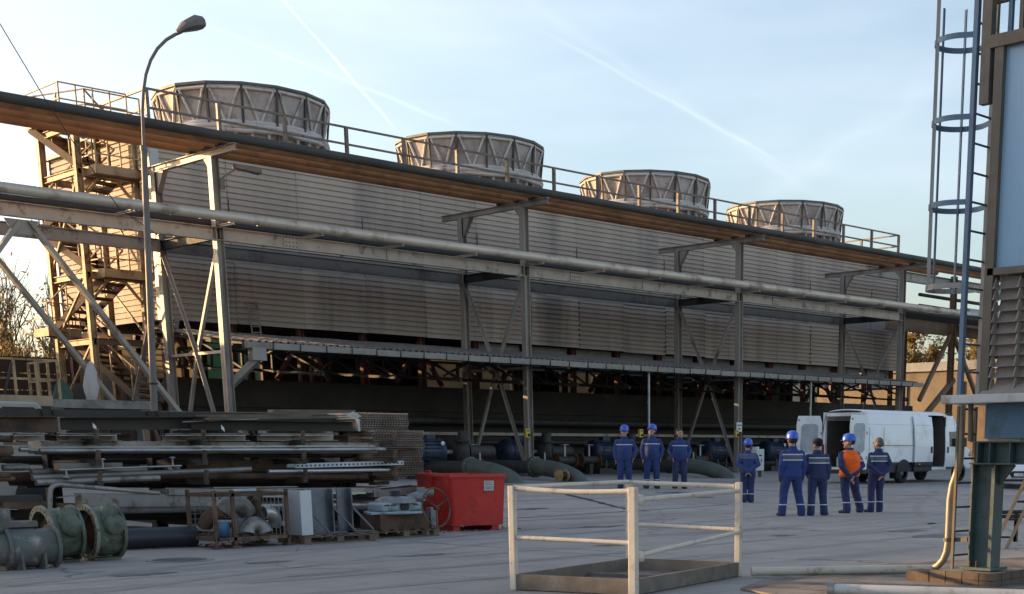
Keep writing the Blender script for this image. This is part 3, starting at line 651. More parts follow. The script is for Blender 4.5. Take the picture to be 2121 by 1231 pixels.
# slim steel props carrying the canopy edge
for x in (42.7, 53.8):
    MB().tube([(x, 41.6, gz(41.6)), (x, 41.6, 4.6)], 0.055, 10).build('prop', 'galv', cn)
# leaning ladder above the canopy
ld = thing('ladder', (26.0, 47.4, 5.6), 'short rusty ladder leaning on the corrugated wall above the canopy', 'ladder')
a, b = onY(513, 625, 47.85), onY(523, 694, 47.2)
c, d = onY(531, 625, 47.85), onY(541, 694, 47.2)
MB().bar(a, b, .05).build('side_rail', 'rail_steel', ld); MB().bar(c, d, .05).build('side_rail', 'rail_steel', ld)
for q in (0.03, .25, .5, .75, .93): MB().bar(a.lerp(b, q), c.lerp(d, q), .035).build('rung', 'rail_steel', ld)
# ------------------------------------------------------------------ background walls and trees
mat('fence_dark', (0.05, 0.04, 0.033), 0.85, 0, 0.25, 1.2)
mat('wall_ochre', (0.19, 0.145, 0.095), 0.85, 0, 0.12, 0.4, dirt=((0.12, 0.085, 0.055), 0.4, 0.5))
mat('wall_cream', (0.36, 0.30, 0.21), 0.85, 0, 0.1, 0.5, rnd=.15)
mat('bark', (0.085, 0.065, 0.05), 0.9, 0, 0.2, 6)
translucent('leaf_autumn', (0.30, 0.21, 0.06)); translucent('leaf_olive', (0.20, 0.17, 0.06))
lf = thing('board_fence', (20, 60, 0.42), 'dark horizontal board fence behind the stair deck at the left edge', 'fence')
for k in range(7): MB().box((18, 60 + random.uniform(-.02, .02), 0.8 + .68 * k), (17.6, 0.1, 0.64)).build('board', 'fence_dark', lf)
for x in (10, 14, 18, 22, 26.5): MB().box((x, 60.12, 2.9), (.2, .12, 5.0)).build('post', 'fence_dark', lf)
ow = thing('ochre_wall', (92, 56, 0.42), 'sunlit ochre retaining wall with pale coping beyond the right end', 'wall')
MB().box((92.3, 52, 3.8), (0.5, 44, 6.8)).build('wall_face', 'wall_ochre', ow)
MB().box((92.2, 52, 7.55), (0.9, 44, 0.65)).build('coping', 'concrete', ow)
for y in (47, 52, 57, 62): MB().box((91.98, y, 3.4), (0.12, 0.5, 6)).build('pilaster', 'wall_ochre', ow)

def tree(name, loc, h, label, leafmat, nleaf=900, spread=0.5, leaf=0.16, seed=0, group='trees beyond the yard', levels=4, lowest=0.25, nb=3):
    rnd = random.Random(seed); t = thing(name, loc, label, 'tree', group); br = MB(); tips = []
    def grow(p, d, l, r, lev):
        pts = [p]; q = p.copy(); dd = d.copy()
        for i in range(3):
            dd = (dd + Vector((rnd.uniform(-.18, .18), rnd.uniform(-.18, .18), rnd.uniform(-.02, .14)))).normalized(); q = q + dd * l / 3; pts.append(q.copy())
        br.tube(pts, [r, r * .85, r * .7, r * .55], 6 if lev < 2 else 4, cap=False)
        if lev >= 2: tips.extend(pts[1:])
        if lev < levels:
            n = nb + (1 if lev == 0 else 0)
            for k in range(n):
                a = pts[1 + rnd.randrange(3)] if lev else pts[1].lerp(pts[3], (k + .5) / n)
                az = rnd.uniform(0, 2 * math.pi) if lev else 2 * math.pi * k / n + rnd.uniform(-.4, .4)
                nd = (dd + Vector((math.cos(az), math.sin(az), rnd.uniform(.0, .5))) * spread * (1.6 if lev == 0 else 1)).normalized()
                grow(a, nd, l * rnd.uniform(.55, .78), r * .55, lev + 1)
            if lev: grow(pts[-1], (dd + Vector((0, 0, .2))).normalized(), l * .7, r * .55, lev + 1)
            else: grow(pts[-1], dd, l * .8, r * .6, lev + 1)
    grow(Vector(loc), Vector((0, 0, 1)), h * .36, h * .022, 0)
    br.build('trunk', 'bark', t)
    lv = MB()
    for _ in range(nleaf):
        p = rnd.choice(tips) + Vector((rnd.gauss(0, .22), rnd.gauss(0, .22), rnd.gauss(0, .18)))
        a = Vector((rnd.uniform(-1, 1), rnd.uniform(-1, 1), rnd.uniform(-1, 1))).normalized(); b2 = a.orthogonal().normalized(); s = leaf * rnd.uniform(.5, 1.2)
        lv.add([p - a * s, p + b2 * s * .5, p + a * s, p - b2 * s * .5], [(0, 1, 2, 3)])
    if nleaf: tag(lv.build('crown', leafmat, t), kind='stuff')
    return t
tree('bare_tree', (30.0, 76, 0.5), 12.5, 'tall nearly bare tree at the left edge beyond the fence', 'leaf_autumn', 500, seed=1, levels=5, spread=.55)
tree('bare_tree', (32.8, 80, 0.5), 11.5, 'slim nearly bare tree close to the stair tower', 'leaf_autumn', 350, seed=2, levels=5, spread=.5)
tree('autumn_shrub', (29.2, 71, 0.5), 8.2, 'yellow-leaved autumn shrub above the board fence at the left edge', 'leaf_autumn', 1500, seed=3, leaf=.14, spread=.75)
tree('autumn_shrub', (31.5, 73, 0.5), 8.4, 'olive autumn shrub between fence and stair tower', 'leaf_olive', 1100, seed=4, leaf=.14, spread=.75)
tree('autumn_shrub', (35.2, 78, 0.5), 8.0, 'olive autumn shrub hidden low behind the stair tower', 'leaf_olive', 1200, seed=5, leaf=.14, spread=.75)
for i, y in enumerate((54, 57.5, 61, 64.5, 50.5, 47)):
    tree('hedge_shrub', (97 + (i % 3) * 1.6, y, 4.2), 8.2 - .5 * (i % 2), ('pale', 'bushy', 'leafy', 'dense', 'grey-olive', 'dry')[i] + ' autumn shrub above the ochre wall, %s from the left' % ('third', 'second', 'first', 'hidden first', 'fourth', 'fifth')[i], 'leaf_autumn' if i % 2 else 'leaf_olive', 3600, seed=20 + i, leaf=.2, spread=.8, group='shrubs above the ochre wall')
# added unseen halls, sized to keep the low sun off the yard
def hall(x0, x1, y0, y1, h, label):
    t = thing('blocker_hall', ((x0 + x1) / 2, (y0 + y1) / 2, gz(y0)), label, 'building', 'added sun-blocking halls left of the yard')
    MB().box(((x0 + x1) / 2, (y0 + y1) / 2, h / 2), (x1 - x0, y1 - y0, h)).build('wall', 'concrete', t)
    r = MB().box(((x0 + x1) / 2, (y0 + y1) / 2, h + .1), (x1 - x0 + .5, y1 - y0 + .5, .2)).build('roof', 'canopy_sheet', t)
    n = int((x1 - x0) / 5)
    for i in range(n):
        x = x0 + 2.5 + i * 5
        w = MB().box((x, y0 - .03, h * .62), (2.4, .06, h * .22)).build('window', 'dark_steel', t)
        MB().box((x, y0 - .08, h * .5), (2.6, .12, .08)).build('sill', 'concrete', w)
    MB().box((x0 + 2.2, y0 - .04, 1.3), (2.2, .08, 2.6)).build('door', 'rack_steel', t)
hall(-46, 12.6, 33.5, 42, 3.75, 'low concrete hall with windows, added out of view to shade the yard')
hall(-30, 15.4, 51.6, 58, 7.2, 'taller added concrete hall behind the low one, blocks the low sun')
hall(12, 22.6, 60.6, 67, 6.4, 'small added concrete hall behind the board fence, blocks the low sun')
fw = thing('far_wall', (58, 66, 0.42), 'long cream works wall seen through the gaps under the cooling tower', 'wall')
for k in range(9): MB().box((33.2 + 6.2 * k, 66, 3.9), (6.1, .4, 7.0)).build('wall_panel', 'wall_cream', fw)
# elevated conveyor gallery on legs, added unseen to keep sun off the cooling unit
cv = thing('blocker_gallery', (-10, 23, 0), 'elevated grey conveyor gallery on steel legs, added unseen to shade the cooling unit', 'blocker')
MB().box((-12, 23, 7.0), (38.2, 3.0, 5.6)).build('gallery', 'rack_steel', cv); MB().box((-12, 23, 9.9), (38.8, 3.6, .2)).build('roof', 'canopy_sheet', cv)
for x in (-28, -17, -6, 5.5):
    for y in (21.8, 24.2): MB().ibeam((x, y, 0), (x, y, 4.2), .25, .25, up=(1, 0, 0)).build('leg', 'rack_steel', cv)
    MB().bar((x, 21.8, .3), (x, 24.2, 4.0), .1).build('brace', 'rack_steel', cv); w = MB().box((x - 2, 21.47, 7.4), (3, .06, 1)).build('window', 'dark_steel', cv); MB().box((x - 2, 21.42, 6.85), (3.2, .14, .08)).build('sill', 'concrete', w)
# thin overhead cable
cb = [onY(-40, -20, 39.3), onY(0, 50, 39.3), onY(93, 205, 39.4), onY(150, 292, 39.5), onY(245, 430, 39.8), onY(330, 490, 40.4)]
MB().tube(cb, 0.014, 5).build('overhead_cable', 'dark_steel', None, 'thin black cable slanting down past the pipes at the left edge', 'cable')
# ------------------------------------------------------------------ pumps, elbows and fittings below the canopy
mat('pump_blue', (0.012, 0.026, 0.055), 0.5, 0.1, 0.15, 4, dirt=((0.05, 0.05, 0.055), 0.35, 5))
mat('pump_dark', (0.05, 0.045, 0.042), 0.65, 0.2, 0.2, 4)
mat('elbow_green', (0.085, 0.105, 0.085), 0.6, 0.05, 0.12, 1.5, dirt=((0.07, 0.075, 0.06), 0.4, 2))
mat('yellow', (0.62, 0.42, 0.06), 0.5, 0, 0.1, 4)
mat('white_paint', (0.62, 0.62, 0.6), 0.45, 0, 0.05, 3)
mat('black', (0.012, 0.012, 0.013), 0.6)
def pump(x, y, label):
    z = gz(y); t = thing('pump', (x, y, z), label, 'pump', 'pumps below the canopy')
    MB().box((x + .3, y, z + .12), (2.6, .9, .24)).build('base', 'pump_dark', t)
    MB().lathe([(0.05, -.75), (.42, -.75), (.5, -.62), (.5, -.5), (.44, -.45), (.44, .35), (.5, .4), (.5, .5), (.3, .6), (.1, .6)], 24, (x - .35, y, z + .95), (1, 0, 0)).build('motor', 'pump_blue', t)
    fin = MB()
    for k in range(20):
        a = 2 * math.pi * k / 20; fin.bar((x - .78, y + .46 * math.cos(a), z + .95 + .46 * math.sin(a)), (x - .02, y + .46 * math.cos(a), z + .95 + .46 * math.sin(a)), .02, .06, (0, math.cos(a), math.sin(a)))
    tag(fin.build('cooling_fin', 'pump_blue', t), kind='stuff')
    MB().box((x - .3, y, z + 1.45), (.4, .3, .22)).build('terminal_box', 'pump_blue', t)
    MB().tube([(x + .2, y, z + .95), (x + .75, y, z + .95)], .08, 12).build('shaft', 'galv', t)
    MB().lathe([(0.1, -.28), (.38, -.25), (.58, -.1), (.6, 0), (.58, .1), (.38, .25), (.1, .28)], 28, (x + 1.0, y, z + .95), (1, 0, 0)).build('volute', 'pump_dark', t)
    MB().ring((x + 1.0, y - .35, z + 1.35), (0, 0, 1), .34, .2, .06).build('flange', 'pump_dark', t)
    MB().tube([(x + 1.0, y - .35, z + .9), (x + 1.0, y - .35, z + 1.7)], .2, 16).build('outlet', 'pump_dark', t)
    MB().ring((x + 1.35, y, z + .95), (1, 0, 0), .4, .2, .07).build('flange', 'pump_dark', t)
    MB().tube([(x + 1.3, y, z + .95), (x + 2.6, y, z + .95)], .24, 16).build('suction_pipe', 'pump_dark', t)
    for k in range(2): MB().box((x - .6 + .6 * k, y - .42, z + .35), (.1, .06, .5)).build('foot', 'pump_dark', t)
    MB().lathe([(.0, .02), (.075, .02), (.08, 0)], 14, (x - .05, y - .5, z + 1.25), (0, -1, 0)).build('gauge', 'white_paint', t)
for (u, v, y), lab in (((903, 950, 41.0), 'lighter blue pump motor standing behind the red bin'), ((1083, 950, 43.8), 'dark blue pump behind the yellow box post'),
                       ((1262, 950, 43.8), 'dark pump half hidden behind the leftmost far worker'), ((1490, 950, 43.6), 'dark blue pump left of the lone back-turned worker'), ((1610, 950, 43.6), 'dark pump behind the white electric cabinet')):
    pump(onY(u, v, y).x, y, lab)
def elbow(x, y0, y1, z0, r, label):
    t = thing('pipe_elbow', (x, y1, gz(y1)), label, 'pipe', 'green elbow pipes in front of the pumps')
    pts = [(x, y0, z0)] + [(x, y0 - (y0 - y1) * math.sin(a) ** 1.25, gz(y1) - .15 + (z0 - gz(y1) + .15) * math.cos(a)) for a in [R(9 * k) for k in range(1, 11)]]
    MB().tube(pts, r, 24).build('barrel', 'elbow_green', t)
    MB().ring((x, y0, z0), (0, 1, 0), r + .09, r - .02, .07, 24).build('flange', 'elbow_green', t)
    MB().ring((x, y0 + .09, z0), (0, 1, 0), r + .09, r - .02, .07, 24).build('flange', 'pump_dark', t)
    for k in range(14):
        a = 2 * math.pi * k / 14; MB().tube([(x + (r + .05) * math.cos(a), y0 - .06, z0 + (r + .05) * math.sin(a)), (x + (r + .05) * math.cos(a), y0 + .16, z0 + (r + .05) * math.sin(a))], .018, 6).build('bolt', 'galv', t)
    MB().tube([(x, y0 + .1, z0), (x, y0 + 4, z0)], r - .06, 20).build('feed_pipe', 'pump_dark', t)
    MB().tube([(x, y0 - .5, z0 + r - .03), (x, y0 - .5, z0 + r + .22)], .03, 8).build('tap', 'galv', t)
for u, v, lab in ((1088, 1001, 'large green elbow pipe beside the red bin'), (1222, 1000, 'green elbow pipe between the two helmeted far workers'), (1528, 998, 'green elbow pipe left of the lone back-turned worker')):
    p = onY(u - 18, v, 36.0); elbow(p.x, 38.4, 36.0, .84, 0.29, lab)
# valve pairs with handwheels behind
for i, (u, y) in enumerate(((980, 43.0), (1170, 42.6), (1220, 43.4), (1390, 42.8), (1450, 42.6))):
    p = onY(u, 955, y); z = gz(y); t = thing('gate_valve', (p.x, y, z), 'rusty gate valve with small wheel, %s from the left in the dark below the canopy' % ('first', 'second', 'third', 'fourth', 'fifth')[i], 'valve', 'gate valves between the pumps')
    MB().tube([(p.x - .5, y, z + .6), (p.x + .5, y, z + .6)], .16, 14).build('body', 'pump_dark', t)
    for q in (-.5, .5): MB().ring((p.x + q, y, z + .6), (1, 0, 0), .27, .1, .05, 18).build('flange', 'rust', t)
    MB().tube([(p.x, y, z + .6), (p.x, y, z + 1.25)], .05, 8).build('stem', 'galv', t)
    MB().tube([(p.x + .18 * math.cos(2 * math.pi * k / 16), y + .18 * math.sin(2 * math.pi * k / 16), z + 1.22) for k in range(16)], .018, 6, closed=True).build('hand_wheel', 'galv', t)
    MB().box((p.x, y, z + .22), (.2, .3, .44)).build('foot', 'pump_dark', t)
# header pipes along the basin wall
for i, (z, r, y) in enumerate(((0.8, .22, 46.2), (1.75, .1, 46.5), (2.6, .14, 46.4))):
    MB().tube([(24.5, y, z), (69, y, z)], r, 14).build('header_pipe', 'pump_dark', None, '%s dark header pipe running along the basin wall' % ('lowest', 'middle', 'highest')[i], 'pipe', 'header pipes on the basin wall')
# yellow call boxes on posts
for i, (u, y) in enumerate(((1092, 41.8), (1327, 41.5), (1525, 41.8))):
    p = onY(u, 903, y); t = thing('call_box', p, ('small yellow switch box on the post behind the red bin', 'small yellow switch box on the slim pole between two far workers', 'small yellow switch box under the white post sign')[i], 'switch box', 'yellow switch boxes')
    MB().box(p + Vector((0, 0, .1)), (.2, .12, .34)).build('case', 'yellow', t, bevel=.015)
    MB().lathe([(0, .05), (.05, .05), (.055, 0)], 12, p + Vector((.03, -.06, .03)), (0, -1, 0)).build('button', 'black', t)
    MB().box(p + Vector((0, -.062, .2)), (.09, .01, .05)).build('plate', 'black', t)
# sign on the third post
p = onY(1531, 885, 41.78); sg = thing('post_sign', p - Vector((0, 0, .2)), 'small white notice plate on the third rack post', 'sign')
MB().box(p, (.38, .02, .42)).build('plate', 'white_paint', sg)
for r_, (n, w, z, h) in enumerate(((8, .036, .085, .05), (3, .05, -.07, .075))):
    for k in range(n):
        q = p + Vector(((k - (n - 1) / 2) * w * 1.08, -.013, z))
        MB().box(q, (w * .72, .006, h)).build('letter', mat('ink', (0.03, 0.035, 0.06), .7), sg)
# electric cabinet
p = onY(1569, 985, 36.6); z = gz(36.6); ec = thing('electric_cabinet', (p.x, 36.6, z), 'white electric cabinet on legs with a warning mark', 'cabinet')
MB().box((p.x, 36.6, z + .68), (.5, .28, .86)).build('case', 'white_paint', ec, bevel=.02)
MB().box((p.x - .13, 36.6, z + 1.15), (.2, .2, .1)).build('vent', 'white_paint', ec)
for q in (-.18, .18): MB().box((p.x + q, 36.6, z + .13), (.05, .2, .26)).build('leg', 'galv', ec)
MB().box((p.x, 36.455, z + .86), (.16, .01, .06)).build('label_plate', 'ink' if False else MATS['ink'], ec)
bm_ = [(.04, 0, .08), (-.05, 0, -.01), (0, 0, -.005), (-.04, 0, -.1), (.06, 0, .01), (.01, 0, .005)]
MB().slab([Vector(q) + Vector((p.x + .05, 36.452, z + .66)) for q in bm_], (0, -.006, 0)).build('lightning_mark', MATS['ink'], ec)
# cable drum
p = onY(1164, 993, 36.3); z = gz(36.3); cd = thing('cable_drum', (p.x, 36.3, z), 'small wooden cable drum on the ground behind the cage rail', 'cable drum')
for q in (-.2, .2): MB().lathe([(0.0, -.02), (.21, -.02), (.21, .02), (0, .02)], 24, (p.x + q * .8, 36.3, z + .21), (1, 0, 0), smooth=False).build('flange', mat('wood', (0.36, 0.22, 0.10), .8, 0, .2, 5), cd)
MB().tube([(p.x - .15, 36.3, z + .21), (p.x + .15, 36.3, z + .21)], .13, 18).build('core', 'black', cd)
# ------------------------------------------------------------------ storage rack with steel stock
mat('stock_grey', (0.29, 0.27, 0.25), 0.5, 0.5, 0.16, 2, dirt=((0.10, 0.07, 0.05), 0.35, 3), rnd=0.25)
mat('stock_bright', (0.42, 0.41, 0.40), 0.35, 0.7, 0.1, 2, dirt=((0.22, 0.2, 0.18), 0.3, 3), rnd=0.15)
mat('stock_rust', (0.16, 0.095, 0.062), 0.75, 0.2, 0.25, 2.5, dirt=((0.05, 0.035, 0.028), 0.4, 3), rnd=0.25)
mat('stock_black', (0.06, 0.05, 0.043), 0.7, 0.2, 0.2, 2, rnd=0.2)
mat('plank', (0.17, 0.13, 0.095), 0.85, 0, 0.2, 3, rnd=0.2)
mat('grating', (0.30, 0.235, 0.185), 0.65, 0.4, 0.2, 4, rnd=0.12)
mat('bluewhite', (0.50, 0.55, 0.62), 0.45, 0.2, 0.08, 3)
sr = thing('storage_rack', (13, 23, 0), 'dark rusty cantilever storage rack loaded with long steel stock', 'storage rack')
LV = [0.30, 0.62, 0.98, 1.30, 1.62, 1.86]
PXS = [onY(u, 920, 23.2).x for u in (-130, 102, 318, 520, 706)]
for x in PXS:
    MB().ibeam((x, 23.2, .02), (x, 23.2, 2.12), .2, .2, up=(1, 0, 0)).build('post', 'stock_black', sr)
    MB().box((x, 22.7, .06), (.26, 3.4, .12)).build('foot', 'stock_black', sr)
    MB().slab([(x - .03, 23.1, 1.4), (x - .03, 23.1, 1.8), (x - .03, 22.8, 1.4)], (.06, 0, 0)).build('gusset', 'stock_rust', sr)
    for z in LV[:-1]:
        for sgn in (-1, 1): MB().bar((x, 23.2, z - .05), (x, 23.2 + sgn * 1.75, z - .03), .09, .09).build('arm', 'stock_black', sr)
        MB().bar((x, 21.5, z - .08), (x + .02, 21.47, z + .16), .055).build('arm_stop', 'stock_rust', sr)
MB().bar((PXS[0], 23.2, 2.05), (PXS[-1], 23.2, 2.05), .12).build('top_tie', 'stock_black', sr)
NM = {'tube': 'steel_tube', 'box': 'steel_plate', 'chan': 'steel_channel', 'ib': 'steel_beam', 'ang': 'steel_angle', 'plank': 'timber_plank'}
SH = ['lowest', 'second lowest', 'third', 'fourth', 'fifth', 'top']
COLW = {'stock_grey': 'grey', 'stock_bright': 'bright', 'stock_rust': 'rusty brown', 'stock_black': 'black', 'plank': 'weathered', 'bluewhite': 'white'}
WORD = {'tube': 'steel tube', 'box': 'flat steel plate', 'chan': 'steel channel', 'ib': 'steel I-beam', 'ang': 'steel angle bar', 'plank': 'timber plank'}
def stock(kind, p0, p1, s, material, shelf, label=None, h=None):
    b = MB(); p0, p1 = Vector(p0), Vector(p1); d = (p1 - p0).normalized()
    if kind == 'tube':
        b.tube([p0, p1], s, 14, cap=False)
        for q, e in ((p0, 1), (p1, -1)): b.ring(q + d * .004 * e, d, s, s * .8, .008, 14)
        b.tube([p0, p1], s * .8, 10, cap=False)
    elif kind in ('box', 'plank'): b.bar(p0, p1, s, h or .02)
    elif kind == 'chan': b.chan(p0, p1, h or s, s, .01)
    elif kind == 'ib': b.ibeam(p0, p1, h or s, s, .014, .01)
    elif kind == 'ang': b.angle(p0, p1, s, .01)
    lab = label or '%s %s on the %s shelf of the storage rack' % (COLW[material], WORD[kind], SH[shelf])
    return b.build(NM[kind], material, None, lab, 'steel stock' if kind != 'plank' else 'plank', lab if not label else None)
def px(kind, u0, v0, u1, v1, y, s, material, shelf, label=None, h=None):
    return stock(kind, onY(u0, v0, y), onY(u1, v1, y), s, material, shelf, label, h)
# top of the stack: dark heavy bars, planks
px('chan', -30, 880, 120, 879, 22.0, .18, 'stock_rust', 5, 'heavy rust-black channel at the top left of the storage rack', .24)
px('chan', 124, 878, 420, 876, 22.3, .2, 'stock_black', 5, 'long black channel with a white tag on top of the storage rack', .2)
px('chan', 395, 880, 730, 884, 22.1, .18, 'stock_black', 5, 'black channel under the weathered planks on top of the storage rack', .17)
px('box', 230, 860, 372, 861, 23.4, .5, 'stock_grey', 5, 'wide dark plate at the foot of the diagonal brace on the storage rack', .14)
for i, (u0, v0, u1, v1, y) in enumerate(((372, 856, 700, 857, 23.6), (400, 862, 640, 861, 23.2), (520, 860, 745, 857, 23.9), (430, 868, 690, 864, 22.8), (560, 851, 730, 852, 24.2))):
    px('plank', u0, v0, u1, v1, y, .22, 'plank', 5, None, .045)
px('box', 378, 874, 535, 868, 22.0, .03, 'stock_grey', 5, 'thin bowed lath lying across the top of the storage rack', .015)
for u, v in ((192, 876), (458, 880)): 
    p = onY(u, v, 21.9); MB().slab([p, p + Vector((.05, 0, -.05)), p + Vector((.05, -.02, -.12)), p + Vector((-.01, -.02, -.07))], (0, .004, 0)).build('paper_tag', 'white_paint', None, 'small white paper tag hanging on the %s black channel' % ('left' if u < 300 else 'middle'), 'tag', 'white tags')
# fifth shelf: short galvanised channels between the posts
for u0, u1 in ((26, 92), (117, 242), (336, 508), (532, 690)):
    px('chan', u0, 906, u1, 906, 21.9, .16, 'stock_grey', 4, None, .12); px('box', u0, 902, u1 - 6, 902, 21.7, .2, 'stock_bright', 4, None, .012); px('chan', u0 + 20, 897, u1 - 15, 893, 22.5, .14, 'stock_grey', 4, 'thin grey channel leaning behind the others on the fifth rack shelf, %s from the left' % {26: 'first', 117: 'second', 336: 'third', 532: 'fourth'}[u0], .09)
    px('chan', u0 + 5, 909, u1 + 30, 909, 22.7, .16, 'stock_rust', 4, None, .12)
px('tube', -30, 908, 25, 910, 21.8, .05, 'stock_rust', 4, 'stubby rusty tube end at the left frame edge, upper'); px('tube', -30, 934, 24, 936, 21.7, .085, 'stock_rust', 4, 'thick rusty tube end at the left frame edge, lower')
# fourth shelf: long bright bars
px('box', 72, 919, 770, 922, 22.1, .5, 'stock_grey', 3, 'long flat grey plate on the fourth shelf of the storage rack', .08)
px('box', 30, 927, 772, 924, 21.75, .12, 'stock_bright', 3, 'long bright flat bar on the fourth shelf of the storage rack', .03)
px('tube', 82, 934, 798, 931, 21.62, .036, 'stock_bright', 3, 'longest bright tube lying on the fourth shelf of the storage rack')
px('tube', 60, 938, 780, 937, 21.95, .03, 'stock_grey', 3); px('box', 23, 943, 70, 941, 21.5, .06, 'stock_bright', 3, 'short bright bar end sticking out left of the fourth shelf', .015)
px('tube', 720, 934, 834, 932, 21.7, .014, 'stock_rust', 3); px('tube', 40, 931, 60, 931, 21.7, .04, 'stock_bright', 3)
for k in range(6): px('tube', 110 + 30 * k, 945 - k % 3, 640 + 22 * k, 944 - k % 2, 22.2 + .14 * k, .035, 'stock_black', 3)
# third shelf
px('box', 120, 967, 245, 965, 21.8, .3, 'stock_grey', 2, 'short grey slab with a bright edge on the third shelf of the storage rack', .1)
px('tube', 122, 974, 376, 965, 21.55, .016, 'stock_bright', 2, 'bright threaded rod with two anchor feet on the third shelf')
for u, v, s in ((213, 969, 1), (358, 965, 1), (137, 974, -1)):
    p = onY(u, v, 21.54); MB().tube([p, p + Vector((0, 0, .12 * s))], .016, 8).lathe([(0.0, 0), (.05, 0), (.045, .02), (0, .025)], 12, p + Vector((0, 0, .12 * s))).build('anchor_foot', 'stock_bright', None, 'small bright anchor foot standing on the threaded rod', 'anchor', 'anchor feet on the threaded rod')
px('tube', 66, 990, 520, 972, 21.7, .045, 'stock_grey', 2, 'slanting pale tube with an open end on the third shelf'); px('tube', 64, 978, 300, 973, 22.1, .055, 'stock_grey', 2)
px('tube', 5, 969, 60, 968, 21.9, .05, 'stock_grey', 2); px('tube', -30, 984, 20, 984, 21.6, .045, 'stock_rust', 2); px('tube', -30, 993, 30, 992, 21.8, .04, 'stock_rust', 2); px('tube', 20, 988, 200, 984, 22.3, .07, 'stock_rust', 2)
px('tube', 74, 1000, 330, 990, 21.6, .05, 'stock_grey', 2); px('tube', 330, 985, 760, 988, 22.0, .06, 'stock_rust', 2); px('tube', 380, 966, 600, 966, 22.5, .12, 'stock_rust', 2, 'fat rusty tube at the back of the third shelf')
px('tube', 555, 977, 806, 974, 21.6, .035, 'stock_bright', 2, 'bright tube with rounded end at the right of the third shelf'); px('tube', 540, 986, 865, 979, 22.2, .014, 'stock_rust', 2); px('tube', 600, 973, 838, 967, 22.0, .02, 'stock_rust', 2)
px('box', 520, 975, 905, 979, 22.4, .04, 'stock_rust', 2, None, .015)
ct = thing('cable_tray', onY(712, 970, 21.9), 'white perforated cable tray on the third shelf of the storage rack', 'cable tray')
a, b = onY(603, 969, 21.9), onY(827, 962, 21.9); MB().bar(a, b, .28, .012).build('bottom', 'bluewhite', ct)
for q in (-.14, .14): MB().bar(a + Vector((0, q, .03)), b + Vector((0, q, .03)), .012, .075).build('side', 'bluewhite', ct)
hl = MB()
for k in range(26): hl.box(a.lerp(b, (k + .5) / 26) + Vector((0, -.147, .03)), (.035, .006, .03))
tag(hl.build('hole', 'stock_black', ct), kind='stuff')
# second shelf
px('tube', 300, 993, 770, 993, 22.3, .075, 'stock_black', 1); px('box', 333, 1019, 770, 1015, 21.6, .55, 'stock_grey', 1, 'broad grey sheet on the second lowest shelf of the storage rack', .09)
px('box', 430, 1010, 605, 1008, 21.7, .4, 'stock_bright', 1, 'thin bent bright sheet lying on the broad grey sheet', .012); px('box', 608, 1022, 748, 1021, 21.35, .3, 'stock_bright', 1, 'narrow bright sheet at the right of the second lowest shelf', .03)
px('tube', 765, 1013, 850, 1005, 21.6, .02, 'stock_bright', 1); px('box', 770, 1002, 800, 1000, 21.9, .2, 'stock_rust', 1, None, .06); px('box', 768, 1023, 862, 1016, 21.4, .2, 'stock_grey', 1, 'short grey box section with punched plate beside the red bin', .12)
bp = [onY(104, 1058, 21.2), onY(104, 1022, 21.2), onY(106, 1012, 21.2), onY(112, 1006, 21.2), onY(122, 1004, 21.25), onY(330, 1022, 21.4)]
MB().tube(bp, .036, 12).build('bent_pipe', 'stock_grey', None, 'bent pale pipe with a downward elbow at the left of the lowest shelf', 'pipe')
# lowest shelf
px('box', 162, 1036, 445, 1036, 21.5, .24, 'stock_grey', 0, 'thick punched grey box beam on the lowest shelf of the storage rack', .2)
px('box', 118, 1031, 165, 1026, 21.5, .1, 'stock_bright', 0, 'short bright flat bar end at the left of the lowest shelf', .012)
px('tube', 235, 1051, 440, 1049, 21.55, .1, 'stock_bright', 0, 'fat pale ribbed pipe on the lowest shelf, left of the mesh basket')
rp = [onY(u, 1049 - (u - 440) * .01, 21.7) for u in range(440, 881, 8)]
MB().tube(rp, [.1 if k % 2 else .086 for k in range(len(rp))], 14).build('ribbed_pipe', 'stock_bright', None, 'fat pale ribbed pipe running behind the steel stands and gearbox', 'pipe')
for k in range(9): px('tube' if k % 3 else 'chan', -20 + 25 * k, 1060 + 5 * (k % 3), 700 + 15 * k, 1062 + 4 * (k % 4), 22.0 + .15 * k, .06, 'stock_black', 0)
px('box', -20, 1036, 80, 1033, 21.8, .3, 'stock_black', 0, 'dark plate end at the left of the lowest shelf', .12); px('box', 0, 1048, 70, 1046, 21.7, .3, 'stock_rust', 0, 'rusty plate end at the left of the lowest shelf', .1)
for k in range(8): px('tube', 20 + 35 * k, 1000 + 4 * (k % 2), 560 + 25 * k, 1001 + 3 * (k % 3), 22.6 + .1 * k, .05, 'stock_black', 1)
for k in range(8): px('tube', 0 + 45 * k, 952 + 3 * (k % 2), 600 + 20 * k, 953 + 3 * (k % 3), 23.4 + .1 * k, .06, 'stock_black', 2)
ORD = ['first', 'second', 'third', 'fourth', 'fifth', 'sixth', 'seventh', 'eighth', 'ninth', 'tenth']
byl = {}
for o in list(COL.objects):
    if o.get('group') and o.get('group') == o.get('label'): byl.setdefault(o['label'], []).append(o)
for lab, os_ in byl.items():
    if len(os_) < 2: del os_[0]['group']; continue
    lr = 'fifth shelf' in lab; os_.sort(key=lambda o: o.location.x if lr else o.location.y)
    for o, w in zip(os_, ORD): o['label'] = '%s, %s from the %s' % (lab, w, 'left' if lr else 'front')
